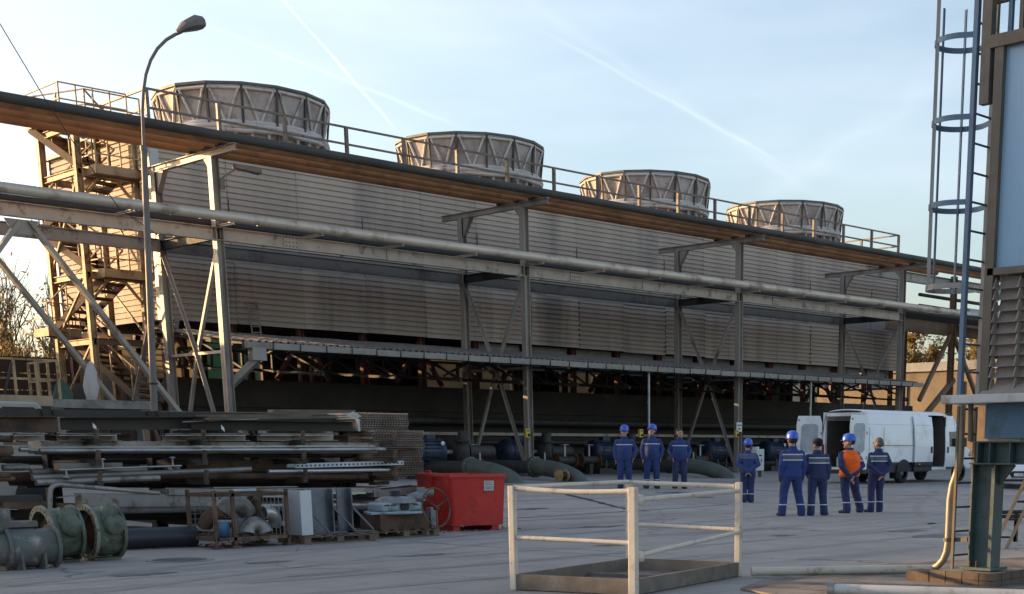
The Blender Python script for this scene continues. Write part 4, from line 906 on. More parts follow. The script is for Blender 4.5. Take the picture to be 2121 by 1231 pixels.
# gratings stacked at the right end
def grate(w, d):
    b = MB(); n = int(w / .06)
    for i in range(n + 1):
        x = -w / 2 + i * w / n; b.prof((x, -d / 2, 0), (x, d / 2, 0), [(-.024, 0), (-.012, 0), (.024, .04), (.012, .04)])
    for y in (-d / 2, -d / 6, d / 6, d / 2): b.box((0, y + .03, .017), (w, .008, .02))
    return b
gm = meshof(grate(1.12, 1.3), 'grating_sheet', 'grating')
for st, (u, v0, y, n, word) in enumerate(((795, 893, 22.4, 8, 'upper'), (828, 929, 22.1, 8, 'middle'), (828, 987, 22.1, 7, 'lower'), (824, 957, 22.3, 6, 'shaded inner'))):
    p = onY(u, v0, y)
    for k in range(n):
        o = link_mesh('grating_sheet', gm, p + Vector((random.uniform(-.02, .02) - .0, random.uniform(-.02, .02) + .65, k * .042)), None, (0, 0, random.uniform(-.03, .03)))
        tag(o, 'brown steel grating sheet in the %s grating stack beside the blue pump' % word, 'grating', 'gratings in the %s stack' % word)
pl = thing('grating_pallet', onY(826, 995, 22.9), 'dark timber bearer frame under the stacked gratings', 'pallet')
for dx in (-.5, 0, .5):
    q = onY(826, 960, 22.9); MB().box((q.x + dx, 22.95, .38), (.1, 1.3, .76)).build('bearer', 'stock_black', pl)
dp = onY(733, 862, 22.2); MB().slab([dp + Vector((-.17, 0, 0)), dp + Vector((0, 0, -.06)), dp + Vector((.17, 0, 0)), dp + Vector((0, 0, .08))], (0, .012, 0)).build('diamond_sign', mat('diamond', (0.55, 0.56, 0.5), .6, 0, .3, 25), None, 'pale diamond-shaped grating offcut propped on the stack', 'offcut')
q = onY(742, 880, 22.1); MB().bar(q + Vector((0, 0, .1)), q - Vector((0, 0, .12)), .05).build('stake', 'galv', sr)

db = MB(); rd = random.Random(9)
for _ in range(420):
    x, y = rd.uniform(8.2, 17.4), 20.6 + abs(rd.gauss(0, .55)) - .5; s_ = rd.uniform(.008, .03); a_ = rd.random() * 3
    db.box((x, y, s_ * .35), (s_ * rd.uniform(1, 3), s_, s_ * .7), a_)
db.build('loose_debris', 'stock_rust', None, 'loose rust flakes and grit along the foot of the storage rack', 'debris', None, 'stuff')
# ------------------------------------------------------------------ valve bodies, pipe, basket, stands, gearbox, red bin
mat('valve_green', (0.14, 0.175, 0.125), 0.6, 0.05, 0.16, 4, dirt=((0.055, 0.055, 0.04), 0.45, 3), dirt2=((0.30, 0.30, 0.24), 0.2, 9))
mat('valve_flange', (0.30, 0.28, 0.20), 0.65, 0.1, 0.18, 6, dirt=(RUST, 0.35, 8))
def valve_body(x, y, label, rad=.37, L=.44, tone='valve_green'):
    t = thing('valve_body', (x, y, 0), label, 'valve', 'green valve bodies on the ground'); c = (x, y, rad + .012)
    MB().lathe([(rad * .86, 0), (rad * .9, L * .5), (rad * .86, L)], 40, c, (1, 0, 0)).lathe([(rad * .8, 0.01), (rad * .8, L - .01)], 40, c, (1, 0, 0)).build('barrel', tone, t)
    for q in (0.02, L - .02):
        MB().ring((x + q, y, rad + .012), (1, 0, 0), rad, rad * .8, .045, 40).build('flange', 'valve_flange' if q < .1 else tone, t)
    hb = MB()
    for k in range(24):
        a = 2 * math.pi * k / 24
        for q in (-.004, L - .044): hb.tube([(x + q, y + rad * .9 * math.cos(a), rad + .012 + rad * .9 * math.sin(a)), (x + q + .006, y + rad * .9 * math.cos(a), rad + .012 + rad * .9 * math.sin(a))], .016, 6)
    tag(hb.build('bolt_hole', 'black', t), kind='stuff')
    MB().lathe([(0, -.02), (rad * .78, -.02), (rad * .78, .02), (0, .02)], 32, (x + L * .55, y, rad), (math.cos(.45), math.sin(.45), 0), smooth=False).build('disc', mat('valve_rust', (0.14, 0.06, 0.035), .85, 0, .3, 6), t)
    by = y - rad * .82
    MB().lathe([(rad * .36, -.06), (rad * .36, .10), (rad * .33, .115), (0, .115)], 28, (x + L * .58, by, rad + .12), (0, -1, 0)).build('bearing_cover', tone, t)
    MB().slab([(x + L * .25, by + .06, rad + .18), (x + L * .42, by + .02, rad + .06), (x + L * .9, by + .02, rad + .12), (x + L * .8, by + .1, rad + .34), (x + L * .4, by + .14, rad + .36)], (0, -.07, 0)).build('neck', tone, t)
    MB().box((x + L / 2, y, .02), (L * .9, .3, .04)).build('foot', tone, t)
valve_body(7.60, 18.62, 'green flanged valve body with rusty open bore, left of the pair')
valve_body(8.19, 18.62, 'green flanged valve body with round cover, right of the pair', L=.42)
t = thing('old_valve', (7.1, 18.1, 0), 'scuffed pinkish-green valve with a raised green wheel at the left edge', 'valve')
MB().lathe([(.2, -.9), (.22, -.3), (.26, -.25), (.26, .05), (.22, .1), (.23, .28)], 28, (7.15, 17.95, .27), (1, 0, 0)).build('barrel', mat('scuffed', (0.17, 0.15, 0.14), .65, 0, .25, 5, dirt=((0.10, 0.13, 0.11), .45, 4), dirt2=((0.36, 0.34, 0.31), .22, 5)), t)
for q in (-.3, .3): MB().ring((7.15 + q, 17.95, .27), (1, 0, 0), .275, .15, .045, 28).build('flange', 'scuffed' if False else MATS['scuffed'], t)
MB().tube([(6.85, 17.95, .45), (6.85, 17.95, .75)], .12, 16).build('bonnet', MATS['scuffed'], t)
MB().lathe([(0, -.05), (.33, -.05), (.36, 0), (.33, .05), (0, .05)], 32, (6.72, 17.95, .78), (.75, -.5, .35)).build('gear_wheel', 'valve_green', t)
MB().box((6.95, 17.95, .56), (.6, .26, .07)).build('yoke_plate', MATS['scuffed'], t)
for q in (-.14, .14): MB().box((7.1 + q, 17.8, .1), (.03, .3, .2)).build('foot', MATS['scuffed'], t)
MB().tube([(9.0, 20.3, .165), (10.55, 20.1, .165)], .155, 24, cap=False).tube([(9.0, 20.3, .165), (10.55, 20.1, .165)], .13, 24, cap=False).ring((9.0, 20.3, .165), (1, -.13, 0), .155, .13, .01).ring((10.55, 20.1, .165), (1, -.13, 0), .155, .13, .01).build('plastic_pipe', mat('pe_pipe', (0.022, 0.026, 0.034), .4, 0, .1, 2), None, 'thick black plastic pipe on the ground right of the green valves', 'pipe')
# mesh basket
bk = thing('mesh_basket', (11.1, 19.75, 0), 'rusty steel basket frame holding old pipe bends', 'basket')
x0, x1, y0, y1 = 10.5, 11.72, 19.35, 20.15
for x, y in ((x0, y0), (x1, y0), (x0, y1), (x1, y1), (x0 + .3, y0)):
    MB().box((x, y, .44), (.05, .05, .86)).build('post', 'stock_rust', bk); MB().slab([(x - .07, y - .07, .005), (x + .07, y - .07, .005), (x + .07, y + .07, .005), (x - .07, y + .07, .005)], (0, 0, .03)).build('foot', 'stock_rust', bk)
for z in (.14, .80): 
    for a, b in (((x0, y0), (x1, y0)), ((x0, y1), (x1, y1)), ((x0, y0), (x0, y1)), ((x1, y0), (x1, y1))): MB().bar((a[0], a[1], z), (b[0], b[1], z), .05).build('rail', 'stock_rust', bk)
MB().box(((x0 + x1) / 2, (y0 + y1) / 2, .15), (x1 - x0, y1 - y0, .02)).build('floor', 'stock_rust', bk)
ms = MB()
for k in range(13): x = x0 + (x1 - x0) * k / 12; ms.bar((x, y1, .15), (x, y1, .8), .008)
for k in range(8): z = .18 + .08 * k; ms.bar((x0, y1, z), (x1, y1, z), .008)
for k in range(8): y = y0 + (y1 - y0) * k / 7; ms.bar((x1, y, .15), (x1, y, .8), .008)
tag(ms.build('mesh', 'galv', bk), kind='stuff')
def bend(c, r, R0, a0, a1, tilt, label, material='stock_grey'):
    c = Vector(c); q = Quaternion((1, 0, 0), tilt); pts = [c + q @ Vector((R0 * math.cos(a), 0, R0 * math.sin(a))) for a in [a0 + (a1 - a0) * k / 9 for k in range(10)]]
    d0 = (pts[1] - pts[0]).normalized(); d1 = (pts[-1] - pts[-2]).normalized()
    b = MB().tube(pts, r, 18, cap=False).tube(pts, r * .86, 18, cap=False).ring(pts[0] + d0 * .006, d0, r, r * .86, .012, 18).ring(pts[-1] - d1 * .006, d1, r, r * .86, .012, 18)
    b.build('pipe_bend', material, None, label, 'pipe bend', 'old pipe bends in the basket')
bend((11.0, 19.7, .42), .14, .24, R(20), R(150), .2, 'largest grey pipe bend at the middle of the basket'); bend((11.42, 19.55, .34), .1, .2, R(-10), R(100), .5, 'pipe bend with its dark mouth at the right of the basket', 'stock_bright')
bend((11.25, 19.5, .19), .12, .16, R(0), R(180), -.3, 'low arched pipe bend near the front of the basket'); bend((10.75, 19.75, .35), .11, .2, R(80), R(190), .4, 'rusty pipe bend at the left of the basket', 'stock_rust'); bend((11.3, 19.9, .55), .1, .2, R(-60), R(60), .1, 'pipe bend at the back of the basket', 'stock_rust')
MB().lathe([(.0, 0), (.1, 0), (.11, .2), (.1, .22), (0, .22)], 16, (10.68, 19.5, .17)).build('blue_canister', mat('canister_blue', (0.07, 0.17, 0.30), .5), None, 'small blue canister in the left corner of the basket', 'canister')
for i, (y, z) in enumerate(((20.35, .40), (20.42, .42))): pass
MB().box((11.55, 20.3, .44), (.42, .03, .84)).build('punched_plate', 'bluewhite', None, 'white wire grid panel leaning behind the basket', 'panel')
# pallets
def pallet(name, x, y, label, w=1.2, d=.8, rz=0.0):
    t = thing(name, (x, y, 0), label, 'pallet', 'timber pallets')
    for q in (-.5, 0, .5): 
        for e in (-.42, 0, .42): MB().box((x + q * w * .9, y + e * d, .055), (.12, .12, .09)).build('block', 'plank', t)
    for e in (-.42, 0, .42): MB().box((x, y + e * d, .011), (w, .1, .02)).build('skid', 'plank', t); MB().box((x, y + e * d, .11), (w, .1, .02)).build('stringer_board', 'plank', t)
    for k in range(7): MB().box((x - w / 2 + .06 + k * (w - .12) / 6, y, .131), (.12 if k % 2 else .1, d, .02)).build('deck_board', 'plank', t)
    return t
pallet('pallet', 12.62, 19.65, 'timber pallet under the three grey steel stands', 1.36, .8); pallet('pallet', 14.15, 20.0, 'timber pallet under the gearbox with the handwheel', 1.4, .85)
mat('plate_steel', (0.16, 0.175, 0.20), 0.42, 0.5, 0.1, 3, dirt=((0.10, 0.10, 0.11), .35, 4)); mat('plate_bright', (0.55, 0.58, 0.63), 0.35, 0.3, 0.05, 3)
for i, x in enumerate((12.22, 12.72, 13.08)):
    lab = ('grey steel stand with diagonal brace, nearest the white plate', 'grey steel stand with diagonal brace, middle of three', 'grey steel stand with diagonal brace, nearest the gearbox')[i]
    t = thing('steel_stand', (x, 19.6, .142), lab, 'stand', 'grey steel stands on the pallet')
    w = (.2, .38, .2)[i]
    MB().box((x - w / 2, 19.72, .5), (w, .03, .70)).build('web_plate', 'plate_steel', t)
    MB().box((x + .005, 19.66, .5), (.02, .14, .70)).build('edge_flange', 'plate_steel', t)
    MB().box((x + .1, 19.6, .15), (.5, .16, .014)).build('base_plate', 'plate_steel', t)
    MB().bar((x + .01, 19.6, .55), (x + .34, 19.5, .17), .05, .03).build('brace', 'plate_steel', t)
MB().box((11.98, 19.6, .49), (.02, .5, .7)).box((12.08, 19.37, .49), (.2, .02, .7)).build('bright_plate', 'plate_bright', None, 'bright angled white plate standing at the left end of the pallet', 'plate')
# gearbox
mat('gear_pale', (0.30, 0.37, 0.40), 0.5, 0.1, 0.12, 4, dirt=((0.16, 0.16, 0.15), .35, 5)); mat('gear_grey', (0.24, 0.245, 0.25), 0.5, 0.2, 0.12, 4, dirt=((0.12, 0.11, 0.1), .35, 5))
gx, gy = 14.1, 19.85
gb = thing('gearbox', (gx, gy, .142), 'pale blue-grey valve gearbox with a round neck and small motor on a pallet', 'gearbox')
MB().box((gx, gy, .27), (1.0, .6, .26)).build('support', 'stock_rust', gb); MB().lathe([(0, 0), (.5, 0), (.52, .02), (.5, .04), (0, .04)], 28, (gx, gy, .40)).build('mount_plate', 'gear_pale', gb)
MB().slab([(gx - .42, gy - .26, .44), (gx + .42, gy - .26, .44), (gx + .42, gy + .2, .44), (gx - .42, gy + .2, .44)], (0, 0, .15)).build('housing', 'gear_pale', gb, bevel=.04)
MB().lathe([(.36, .58), (.34, .64), (.24, .68), (.1, .69), (.0, .69)], 28, (gx + .04, gy, 0)).build('cover', 'gear_grey', gb)
MB().lathe([(.09, .67), (.09, .78), (0, .78)], 16, (gx + .02, gy - .02, 0)).build('neck', 'black', gb)
MB().lathe([(0, .0), (.085, 0), (.085, .03), (0, .03)], 10, (gx + .02, gy - .27, .52), (0, -1, 0), smooth=False).build('spline_port', 'black', gb)
for q in (-.33, -.2, .26): MB().box((gx + q, gy - .265, .55), (.09, .02, .018)).build('slot', 'black', gb)
MB().tube([(gx + .3, gy, .62), (gx + .6, gy - .05, .70)], .09, 14).tube([(gx + .55, gy - .04, .6), (gx + .55, gy - .04, .83)], .075, 14).build('motor', 'gear_grey', gb)
MB().tube([(gx + .55, gy - .04, .74), (gx + .76, gy - .1, .74)], .06, 12).build('motor_end', 'gear_grey', gb)
MB().bar((gx - .65, gy - .2, .42), (gx + .1, gy - .25, .44), .14, .03).build('lug_bar', 'gear_pale', gb)
hw = thing('hand_wheel', (gx + .62, gy - .35, .142), 'large thin rusty handwheel leaning in front of the red bin', 'handwheel')
c = Vector((gx + .62, gy - .36, .49)); q_ = Quaternion((0, 0, 1), .15) @ Quaternion((1, 0, 0), R(-8))
MB().tube([c + q_ @ Vector((.33 * math.cos(2 * math.pi * k / 32), 0, .33 * math.sin(2 * math.pi * k / 32))) for k in range(32)], .015, 8, closed=True).build('rim', 'stock_rust', hw)
for k in range(3): a = 2 * math.pi * k / 3 + .4; MB().tube([c, c + q_ @ Vector((.33 * math.cos(a), .0, .33 * math.sin(a)))], .012, 6).build('spoke', 'stock_rust', hw)
MB().lathe([(0, -.03), (.045, -.03), (.045, .03), (0, .03)], 12, c, q_ @ Vector((0, 1, 0))).build('hub', 'stock_rust', hw)
MB().box((gx + .72, gy - .1, .31), (.14, .14, .34)).build('spare_motor', 'gear_grey', None, 'small upright grey cylinder box inside the handwheel', 'motor')
# red bin
mat('bin_red', (0.55, 0.030, 0.022), 0.42, 0, 0.08, 3, dirt=((0.36, 0.02, 0.016), .3, 4), dirt2=((0.09, 0.045, 0.035), .2, 5), bump=.12, bscale=12)
rb = thing('red_bin', (16.2, 21.0, 0), 'bright red steel tipping bin with tapered sides and a label', 'bin')
TT = [(15.62, 20.28), (16.72, 20.02), (17.1, 21.5), (16.0, 21.76)]; cB = Vector((16.36, 20.89, 0))
TT = [Vector((x, y, 0)) for x, y in TT]; BB = [cB + (p - cB) * .93 + Vector((0, 0, .10)) for p in TT]; BB[0] = cB + (TT[0] - cB) * .86 + Vector((0, 0, .1)); TP = [p + Vector((0, 0, 1.0)) for p in TT]
IN = lambda pts, k: [Vector((cB.x, cB.y, p.z)) + (p - Vector((cB.x, cB.y, p.z))) * k for p in pts]
BI, TI = IN(BB, .97), IN(TP, .97)
for i in range(4):
    j = (i + 1) % 4; MB().add([BB[i], BB[j], TP[j], TP[i], BI[i], BI[j], TI[j], TI[i]], [(0, 1, 2, 3), (7, 6, 5, 4), (3, 2, 6, 7), (0, 4, 5, 1), (0, 3, 7, 4), (1, 5, 6, 2)]).build('side', 'bin_red', rb)
    MB().bar(TP[i], TP[j], .06, .05).build('rim', 'bin_red', rb)
MB().slab(BB, (0, 0, .02)).build('floor', 'bin_red', rb)
for f in (.12, .88):
    a, b = BB[0].lerp(BB[1], f), BB[3].lerp(BB[2], f); MB().bar(a.lerp(b, .05) - Vector((0, 0, .05)), a.lerp(b, .95) - Vector((0, 0, .05)), .14, .1).build('runner', 'bin_red', rb)
def onface(i, j, s, h, off=.004): 
    b = BB[i].lerp(BB[j], s); tp = TP[i].lerp(TP[j], s); n = (BB[j] - BB[i]).cross(TP[i] - BB[i]).normalized(); n = n if n.dot(BB[i] - cB) > 0 else -n
    return b.lerp(tp, h) + n * off
MB().add([onface(0, 1, .62, .70, .006), onface(0, 1, .80, .70, .006), onface(0, 1, .80, .90, .006), onface(0, 1, .62, .90, .006)], [(0, 1, 2, 3)]).build('label_plate', 'trim_white', rb)
for k, (h, w) in enumerate(((.86, .10), (.82, .13), (.765, .14), (.735, .12))): MB().add([onface(0, 1, .645, h, .009), onface(0, 1, .645 + w, h, .009), onface(0, 1, .645 + w, h + .013, .009), onface(0, 1, .645, h + .013, .009)], [(0, 1, 2, 3)]).build('print_line', mat('print_grey', (0.3, 0.3, 0.3), .7), rb)
MB().bar(onface(0, 1, .03, .05, .02), onface(0, 1, .03, .95, .02), .05, .03).build('rib', 'bin_red', rb); MB().bar(onface(3, 0, .5, .05, .02), onface(3, 0, .5, .95, .02), .05, .03).build('rib', 'bin_red', rb)
MB().tube([TP[0].lerp(TP[3], .55) + Vector((0, 0, .02)), TP[0].lerp(TP[3], .55) + Vector((0, 0, .08)), TP[0].lerp(TP[3], .7) + Vector((0, 0, .08)), TP[0].lerp(TP[3], .7) + Vector((0, 0, .02))], .015, 8).build('grab_handle', 'bin_red', rb)
# ------------------------------------------------------------------ street lamp
lp = thing('street_lamp', (13.95, 28, gz(28)), 'tall grey curved-arm street lamp standing behind the storage rack', 'street lamp')
L = lambda u, v: onY(u, v, 28)
b0 = L(322, 985); b0.z = gz(28)
mat('lamp_pole', (0.17, 0.15, 0.135), .55, .1, .12, 3)
MB().tube([b0, L(298, 306)], [.078, .062], 14).build('pole', 'lamp_pole', lp)
MB().tube([L(298, 312), L(295, 230), L(297, 190), L(302, 155), L(312, 125), L(326, 101), L(344, 83), L(364, 71), L(376, 66)], .032, 12).build('arm', 'lamp_pole', lp)
MB().ring(L(298, 308), (0, 0, 1), .075, .03, .1, 14).build('collar', 'lamp_pole', lp)
a = L(366, 70); hd = [L(366, 72), L(376, 40), L(388, 33), L(420, 38), L(424, 52), L(416, 64), L(384, 70)]
hm = MB(); ctr = L(398, 52)
pts = [(L(364, 70), .05, .05), (L(378, 57), .16, .12), (L(400, 50), .2, .17), (L(417, 50), .16, .14), (L(424, 52), .06, .05)]
vs = []
for p, w, h in pts: vs += [p + Vector((0, w * math.cos(t_) * 1.1, h * math.sin(t_) * (1 if math.sin(t_) > 0 else .8))) for t_ in [2 * math.pi * k / 8 + math.pi / 8 for k in range(8)]]
hm.add(vs, [(i * 8 + j, i * 8 + (j + 1) % 8, (i + 1) * 8 + (j + 1) % 8, (i + 1) * 8 + j) for i in range(4) for j in range(8)]).add(vs, [tuple(range(8)), tuple(range(39, 31, -1))])
hm.build('lamp_head', mat('lamp_grey', (0.16, 0.14, 0.13), .55, 0, .1, 4), lp)
MB().add([L(382, 66) + Vector((0, -.1, -.005)), L(414, 62) + Vector((0, -.1, -.005)), L(414, 62) + Vector((0, .1, -.005)), L(382, 66) + Vector((0, .1, -.005))], [(0, 1, 2, 3)]).build('lens', 'trim_white', lp)
MB().ring(b0.lerp(L(298, 306), .36), (0, 0, 1), .1, .07, .03, 14).build('clamp_band', 'dark_steel', lp)

# ------------------------------------------------------------------ white railed cage in front
mat('cage_white', (0.66, 0.60, 0.51), 0.5, 0, 0.06, 5, dirt=((0.17, 0.085, 0.045), 0.20, 9), dirt2=((0.36, 0.29, 0.22), 0.28, 4), bump=.1, bscale=60)
mat('cage_tray', (0.20, 0.17, 0.145), 0.7, 0.1, 0.2, 4, dirt=((0.30, 0.27, 0.235), 0.2, 2.5), dirt2=(RUST, 0.14, 6), bump=.2, bscale=40)
cg = thing('lifting_cage', (11, 10.9, 0), 'rust-spotted white work cage of tubular rails on a grey tray', 'cage')
cL, cF, cB2, cR = Vector((9.58, 11.36, 0)), Vector((10.02, 9.99, 0)), Vector((12.0, 12.02, 0)), Vector((12.44, 10.65, 0))
up = lambda p, z: p + Vector((0, 0, z))
for p, w in ((cL, .07), (cF, .085), (cB2, .08), (cR, .07)): MB().box(up(p, .55), (w, w, 1.1), math.atan2(-1.37, .44) + math.pi / 2).build('post', 'cage_white', cg, bevel=.008)
def rail(a, b, z0, z1, r, sag=0.0, o=0.05):
    d = (b - a).normalized() * o; pts = [up(a + d, z0).lerp(up(b - d, z1), k / 6) - Vector((0, 0, sag * math.sin(math.pi * k / 6))) for k in range(7)]
    MB().tube(pts, r, 12).build('rail', 'cage_white', cg)
rail(cL, cF, 1.075, 1.06, .027, .022); rail(cL, cF, .56, .54, .023); rail(cL, cB2, 1.08, 1.09, .025); rail(cB2, cR, 1.08, 1.05, .028); rail(cB2, cR, .58, .55, .025)
rail(cF, cR, .97, 1.0, .026, 0, -.02); rail(cF, cR, .40, .52, .025, 0, -.02)
for z in (.97, .40): MB().lathe([(0, -.03), (.055, -.03), (.055, .03), (0, .03)], 16, up(cF, z) + Vector((.1, -.0, 0)), (.44, -1.37, 0)).build('hinge_pin', 'cage_white', cg)
for a, b in ((cL, cF), (cL, cB2), (cB2, cR), (cF, cR)):
    MB().bar(up(a, .09), up(b, .09), .045, .16).build('toe_board', 'cage_tray', cg)
MB().slab([up(p, .012) for p in (cL, cF, cR, cB2)], (0, 0, .02)).build('floor_plate', 'cage_tray', cg)
for s in (.25, .6): MB().bar(up(cL.lerp(cB2, s), .05), up(cF.lerp(cR, s), .05), .08, .05).build('floor_rib', 'cage_tray', cg)

# ------------------------------------------------------------------ equipment at the right edge
mat('eq_green', (0.06, 0.10, 0.11), 0.5, 0.1, 0.18, 2.5, dirt=((0.035, 0.045, 0.04), .35, 3), dirt2=((0.16, 0.17, 0.15), .10, 7))
mat('eq_blue', (0.08, 0.16, 0.26), 0.75, 0.05, 0.12, 2, dirt=((0.05, 0.09, 0.13), .4, 2))
mat('eq_panel', (0.27, 0.44, 0.62), 0.28, 0.0, 0.10, 0.8, spec=.5, bump=.05, bscale=1.5, dirt=((0.32, 0.42, 0.52), .25, 1.2), streak=True)
mat('eq_frame', (0.14, 0.12, 0.10), 0.6, 0.1, 0.15, 4, dirt=((0.14, 0.08, 0.05), .35, 5))
mat('louvre', (0.29, 0.25, 0.225), 0.65, 0, 0.08, 3, dirt=((0.22, 0.18, 0.16), .35, 4))
mat('ledge', (0.50, 0.53, 0.54), 0.5, 0, 0.06, 2, dirt=((0.30, 0.27, 0.24), .33, 3))
mat('ladder_blue', (0.15, 0.22, 0.31), 0.65, 0.1, 0.1, 3); mat('ladder_grey', (0.34, 0.33, 0.31), 0.6, 0.1, 0.1, 3)
mat('galv_warm', (0.33, 0.28, 0.215), 0.5, 0.3, 0.08, 4, dirt=((0.30, 0.23, 0.16), .3, 5))
XF = 13.42
q = lambda u, v, x=XF: onX(u, v, x)
sp = thing('steel_support', (13.55, 8.05, 0), 'dark green steel column and beam frame on a brown brick plinth', 'steel frame')
mat('plinth', (0.15, 0.11, 0.085), 0.9, 0, 0.2, 4, bump=.4, bscale=20)
pz = .17
brk = meshof(MB().box((0, 0, 0), (.2, .2, .078)), 'brick', 'plinth')
MB().box((13.55, 8.03, .085), (.76, .68, .14)).build('plinth_core', 'concrete', sp)
for row in range(2):
    for k in range(4):
        for fx, fy, ax in ((13.16, 7.72 + .21 * k - .02, 0), (13.24 + .21 * k, 7.68, 1)):
            link_mesh('brick', brk, (fx, fy + (0.0 if ax else .08 * 0), .043 + row * .083), sp).scale = (1 if ax else .3, .3 if ax else 1, 1)
MB().box((13.32, 8.62, .07), (.3, .3, .14)).build('plinth_block', 'plinth', sp)
zc = q(2020, 962).z; zb_ = q(2020, 914).z; cy0 = q(2004, 1100).y; cy1 = q(2052, 1100).y; ym = (cy0 + cy1) / 2; dpt = abs(cy0 - cy1)
MB().box((13.55, ym, pz + .015), (.36, dpt + .1, .03)).build('base_plate', 'eq_green', sp)
MB().ibeam((XF + .13, ym, pz + .03), (XF + .13, ym, zc), dpt, .2, .016, .012, (0, 1, 0)).build('column', 'eq_green', sp)
yE = 5.0
MB().ibeam((XF + .13, cy0 + .02, (zc + zb_) / 2), (XF + .13, yE, (zc + zb_) / 2), zb_ - zc, .26, .014, .012).build('beam', 'eq_green', sp)
for u in (2024, 2049, 2091, 2130): y = q(u, 940).y; MB().box((XF + .06, y, (zc + zb_) / 2), (.12, .012, zb_ - zc - .03)).build('stiffener', 'eq_green', sp)
MB().slab([(XF + .13, cy1, zc), (XF + .13, q(2089, 962).y, zc), (XF + .13, cy1, q(2050, 1004).z)], (.014, 0, 0)).build('knee_web', 'eq_green', sp)
MB().bar((XF + .13, q(2089, 962).y, zc - .01), (XF + .13, cy1 - .005, q(2050, 1004).z), .014, .05, (1, 0, 0)).build('knee_flange', 'eq_green', sp)
for y in (cy0 - .06, ym): MB().tube([(XF - .02, y, pz), (XF - .02, y, pz + .1)], .012, 8).build('anchor_bolt', 'rust', sp)
MB().ibeam((16.2, ym, .02), (16.2, ym, zc), dpt, .26, up=(0, 1, 0)).build('column', 'eq_green', sp)
MB().ibeam((XF + .2, cy0 - .15, (zc + zb_) / 2), (16.3, cy0 - .15, (zc + zb_) / 2), zb_ - zc, .2).build('beam', 'eq_green', sp)
# small cooling unit on the frame
eq = thing('cooling_unit', (15, 7.2, zb_), 'small cooling unit with louvred side and glossy blue panel at the right edge', 'cooling unit')
yl = q(2040, 700).y; zl0, zl1 = q(2030, 836).z, q(2030, 818).z
MB().box((XF + 1.5, (q(2035, 880).y + yE) / 2, (zb_ + zl0) / 2 + .01), (2.9, q(2035, 880).y - yE, zl0 - zb_ - .03)).build('sump', 'eq_blue', eq)
ylg = q(1964, 828).y
MB().box((XF + 1.4, (ylg + yE) / 2, (zl0 + zl1) / 2), (3.1, ylg - yE, zl1 - zl0)).build('ledge', 'ledge', eq, bevel=.01)
MB().tube([(XF + .1, q(2002, 870).y, zb_), (XF + .1, q(2001, 840).y, zl0)], .03, 10).build('drain_stub', 'eq_frame', eq)
z_lv0, z_lv1 = q(2040, 812).z, q(2040, 572).z; y0_ = q(2043, 690).y
MB().box((XF + 1.65, (y0_ + yE) / 2, (z_lv0 + 7.5) / 2), (2.7, y0_ - yE - .1, 7.5 - z_lv0)).build('casing', 'casing', eq)
MB().bar((XF, y0_ - .02, z_lv0), (XF, y0_ - .02, q(2060, 88).z), .1, .09).build('corner_post', 'eq_frame', eq)
MB().bar((XF, y0_, z_lv1 + .03), (XF, yE, z_lv1 + .03), .09, .07).build('mid_rail', 'eq_frame', eq)
nl = 10; hl_ = (z_lv1 - z_lv0 - .06) / nl
lme = MB(); P_ = [(XF + .11, 1.0), (XF + .10, .7), (XF + .07, .3), (XF + .015, .0)]
lv_ = []
for x_, f in P_: lv_ += [(x_, y0_ - .09, f * hl_ * 1.15), (x_, yE, f * hl_ * 1.15)]
lme.add(lv_, [(2 * i, 2 * i + 1, 2 * i + 3, 2 * i + 2) for i in range(3)]).add([Vector(v_) + Vector((.006, 0, .004)) for v_ in lv_], [(2 * i, 2 * i + 2, 2 * i + 3, 2 * i + 1) for i in range(3)])
lm = meshof(lme, 'louvre_blade', 'louvre')
for k in range(nl): link_mesh('louvre_blade', lm, (0, 0, z_lv0 + .03 + k * hl_), eq)
us = (2051, 2101)
for u in us:
    y = q(u, 690).y - .03
    for k in range(nl):
        z = z_lv0 + .03 + k * hl_; MB().slab([(XF - .05, y, z - (.07 if k == 0 else 0)), (XF + .08, y, z), (XF + .05, y, z + hl_ * .95), (XF + .0, y, z + hl_ * .95)], (0, -.014, 0)).build('louvre_bracket', 'louvre', eq)
    MB().box((XF + .03, y, z_lv1 - .02), (.04, .05, .06)).build('clip', 'dark_steel', eq)
MB().slab([(XF - .10, y0_, z_lv0 - .03), (XF + .04, y0_, z_lv0 + .07), (XF + .04, yE, z_lv0 + .07), (XF - .10, yE, z_lv0 - .03)], (0, 0, -.012)).build('splash_lip', 'louvre', eq)
zp0, zp1 = q(2060, 556).z, q(2060, 95).z
MB().box((XF + .03, (q(2050, 300).y + yE) / 2, (zp0 + zp1) / 2), (.02, q(2050, 300).y - yE, zp1 - zp0)).build('blue_panel', 'eq_panel', eq)
MB().bar((XF - .02, q(2056, 95).y, zp1 + .03), (XF - .02, yE, zp1 + .03), .08, .12).build('top_rail', 'eq_frame', eq)
MB().bar((XF - .01, q(2048, 95).y, zp1 - .55), (XF - .01, q(2052, 0).y, zp1 + .9), .11, .09).build('corner_bracket', 'eq_frame', eq)
for u in (2082, 2105): MB().bar((XF + .1, q(u, 80).y, zp1 + .05), (XF + .1, q(u, 80).y, zp1 + 1.1), .045).build('guard_post', 'ladder_blue' if u < 2090 else 'eq_frame', eq)
for h in (.45, .8): MB().bar((XF + .1, q(2050, 60).y, zp1 + h), (XF + .1, yE, zp1 + h - .02), .06, .05).build('guard_rail', 'eq_frame', eq)
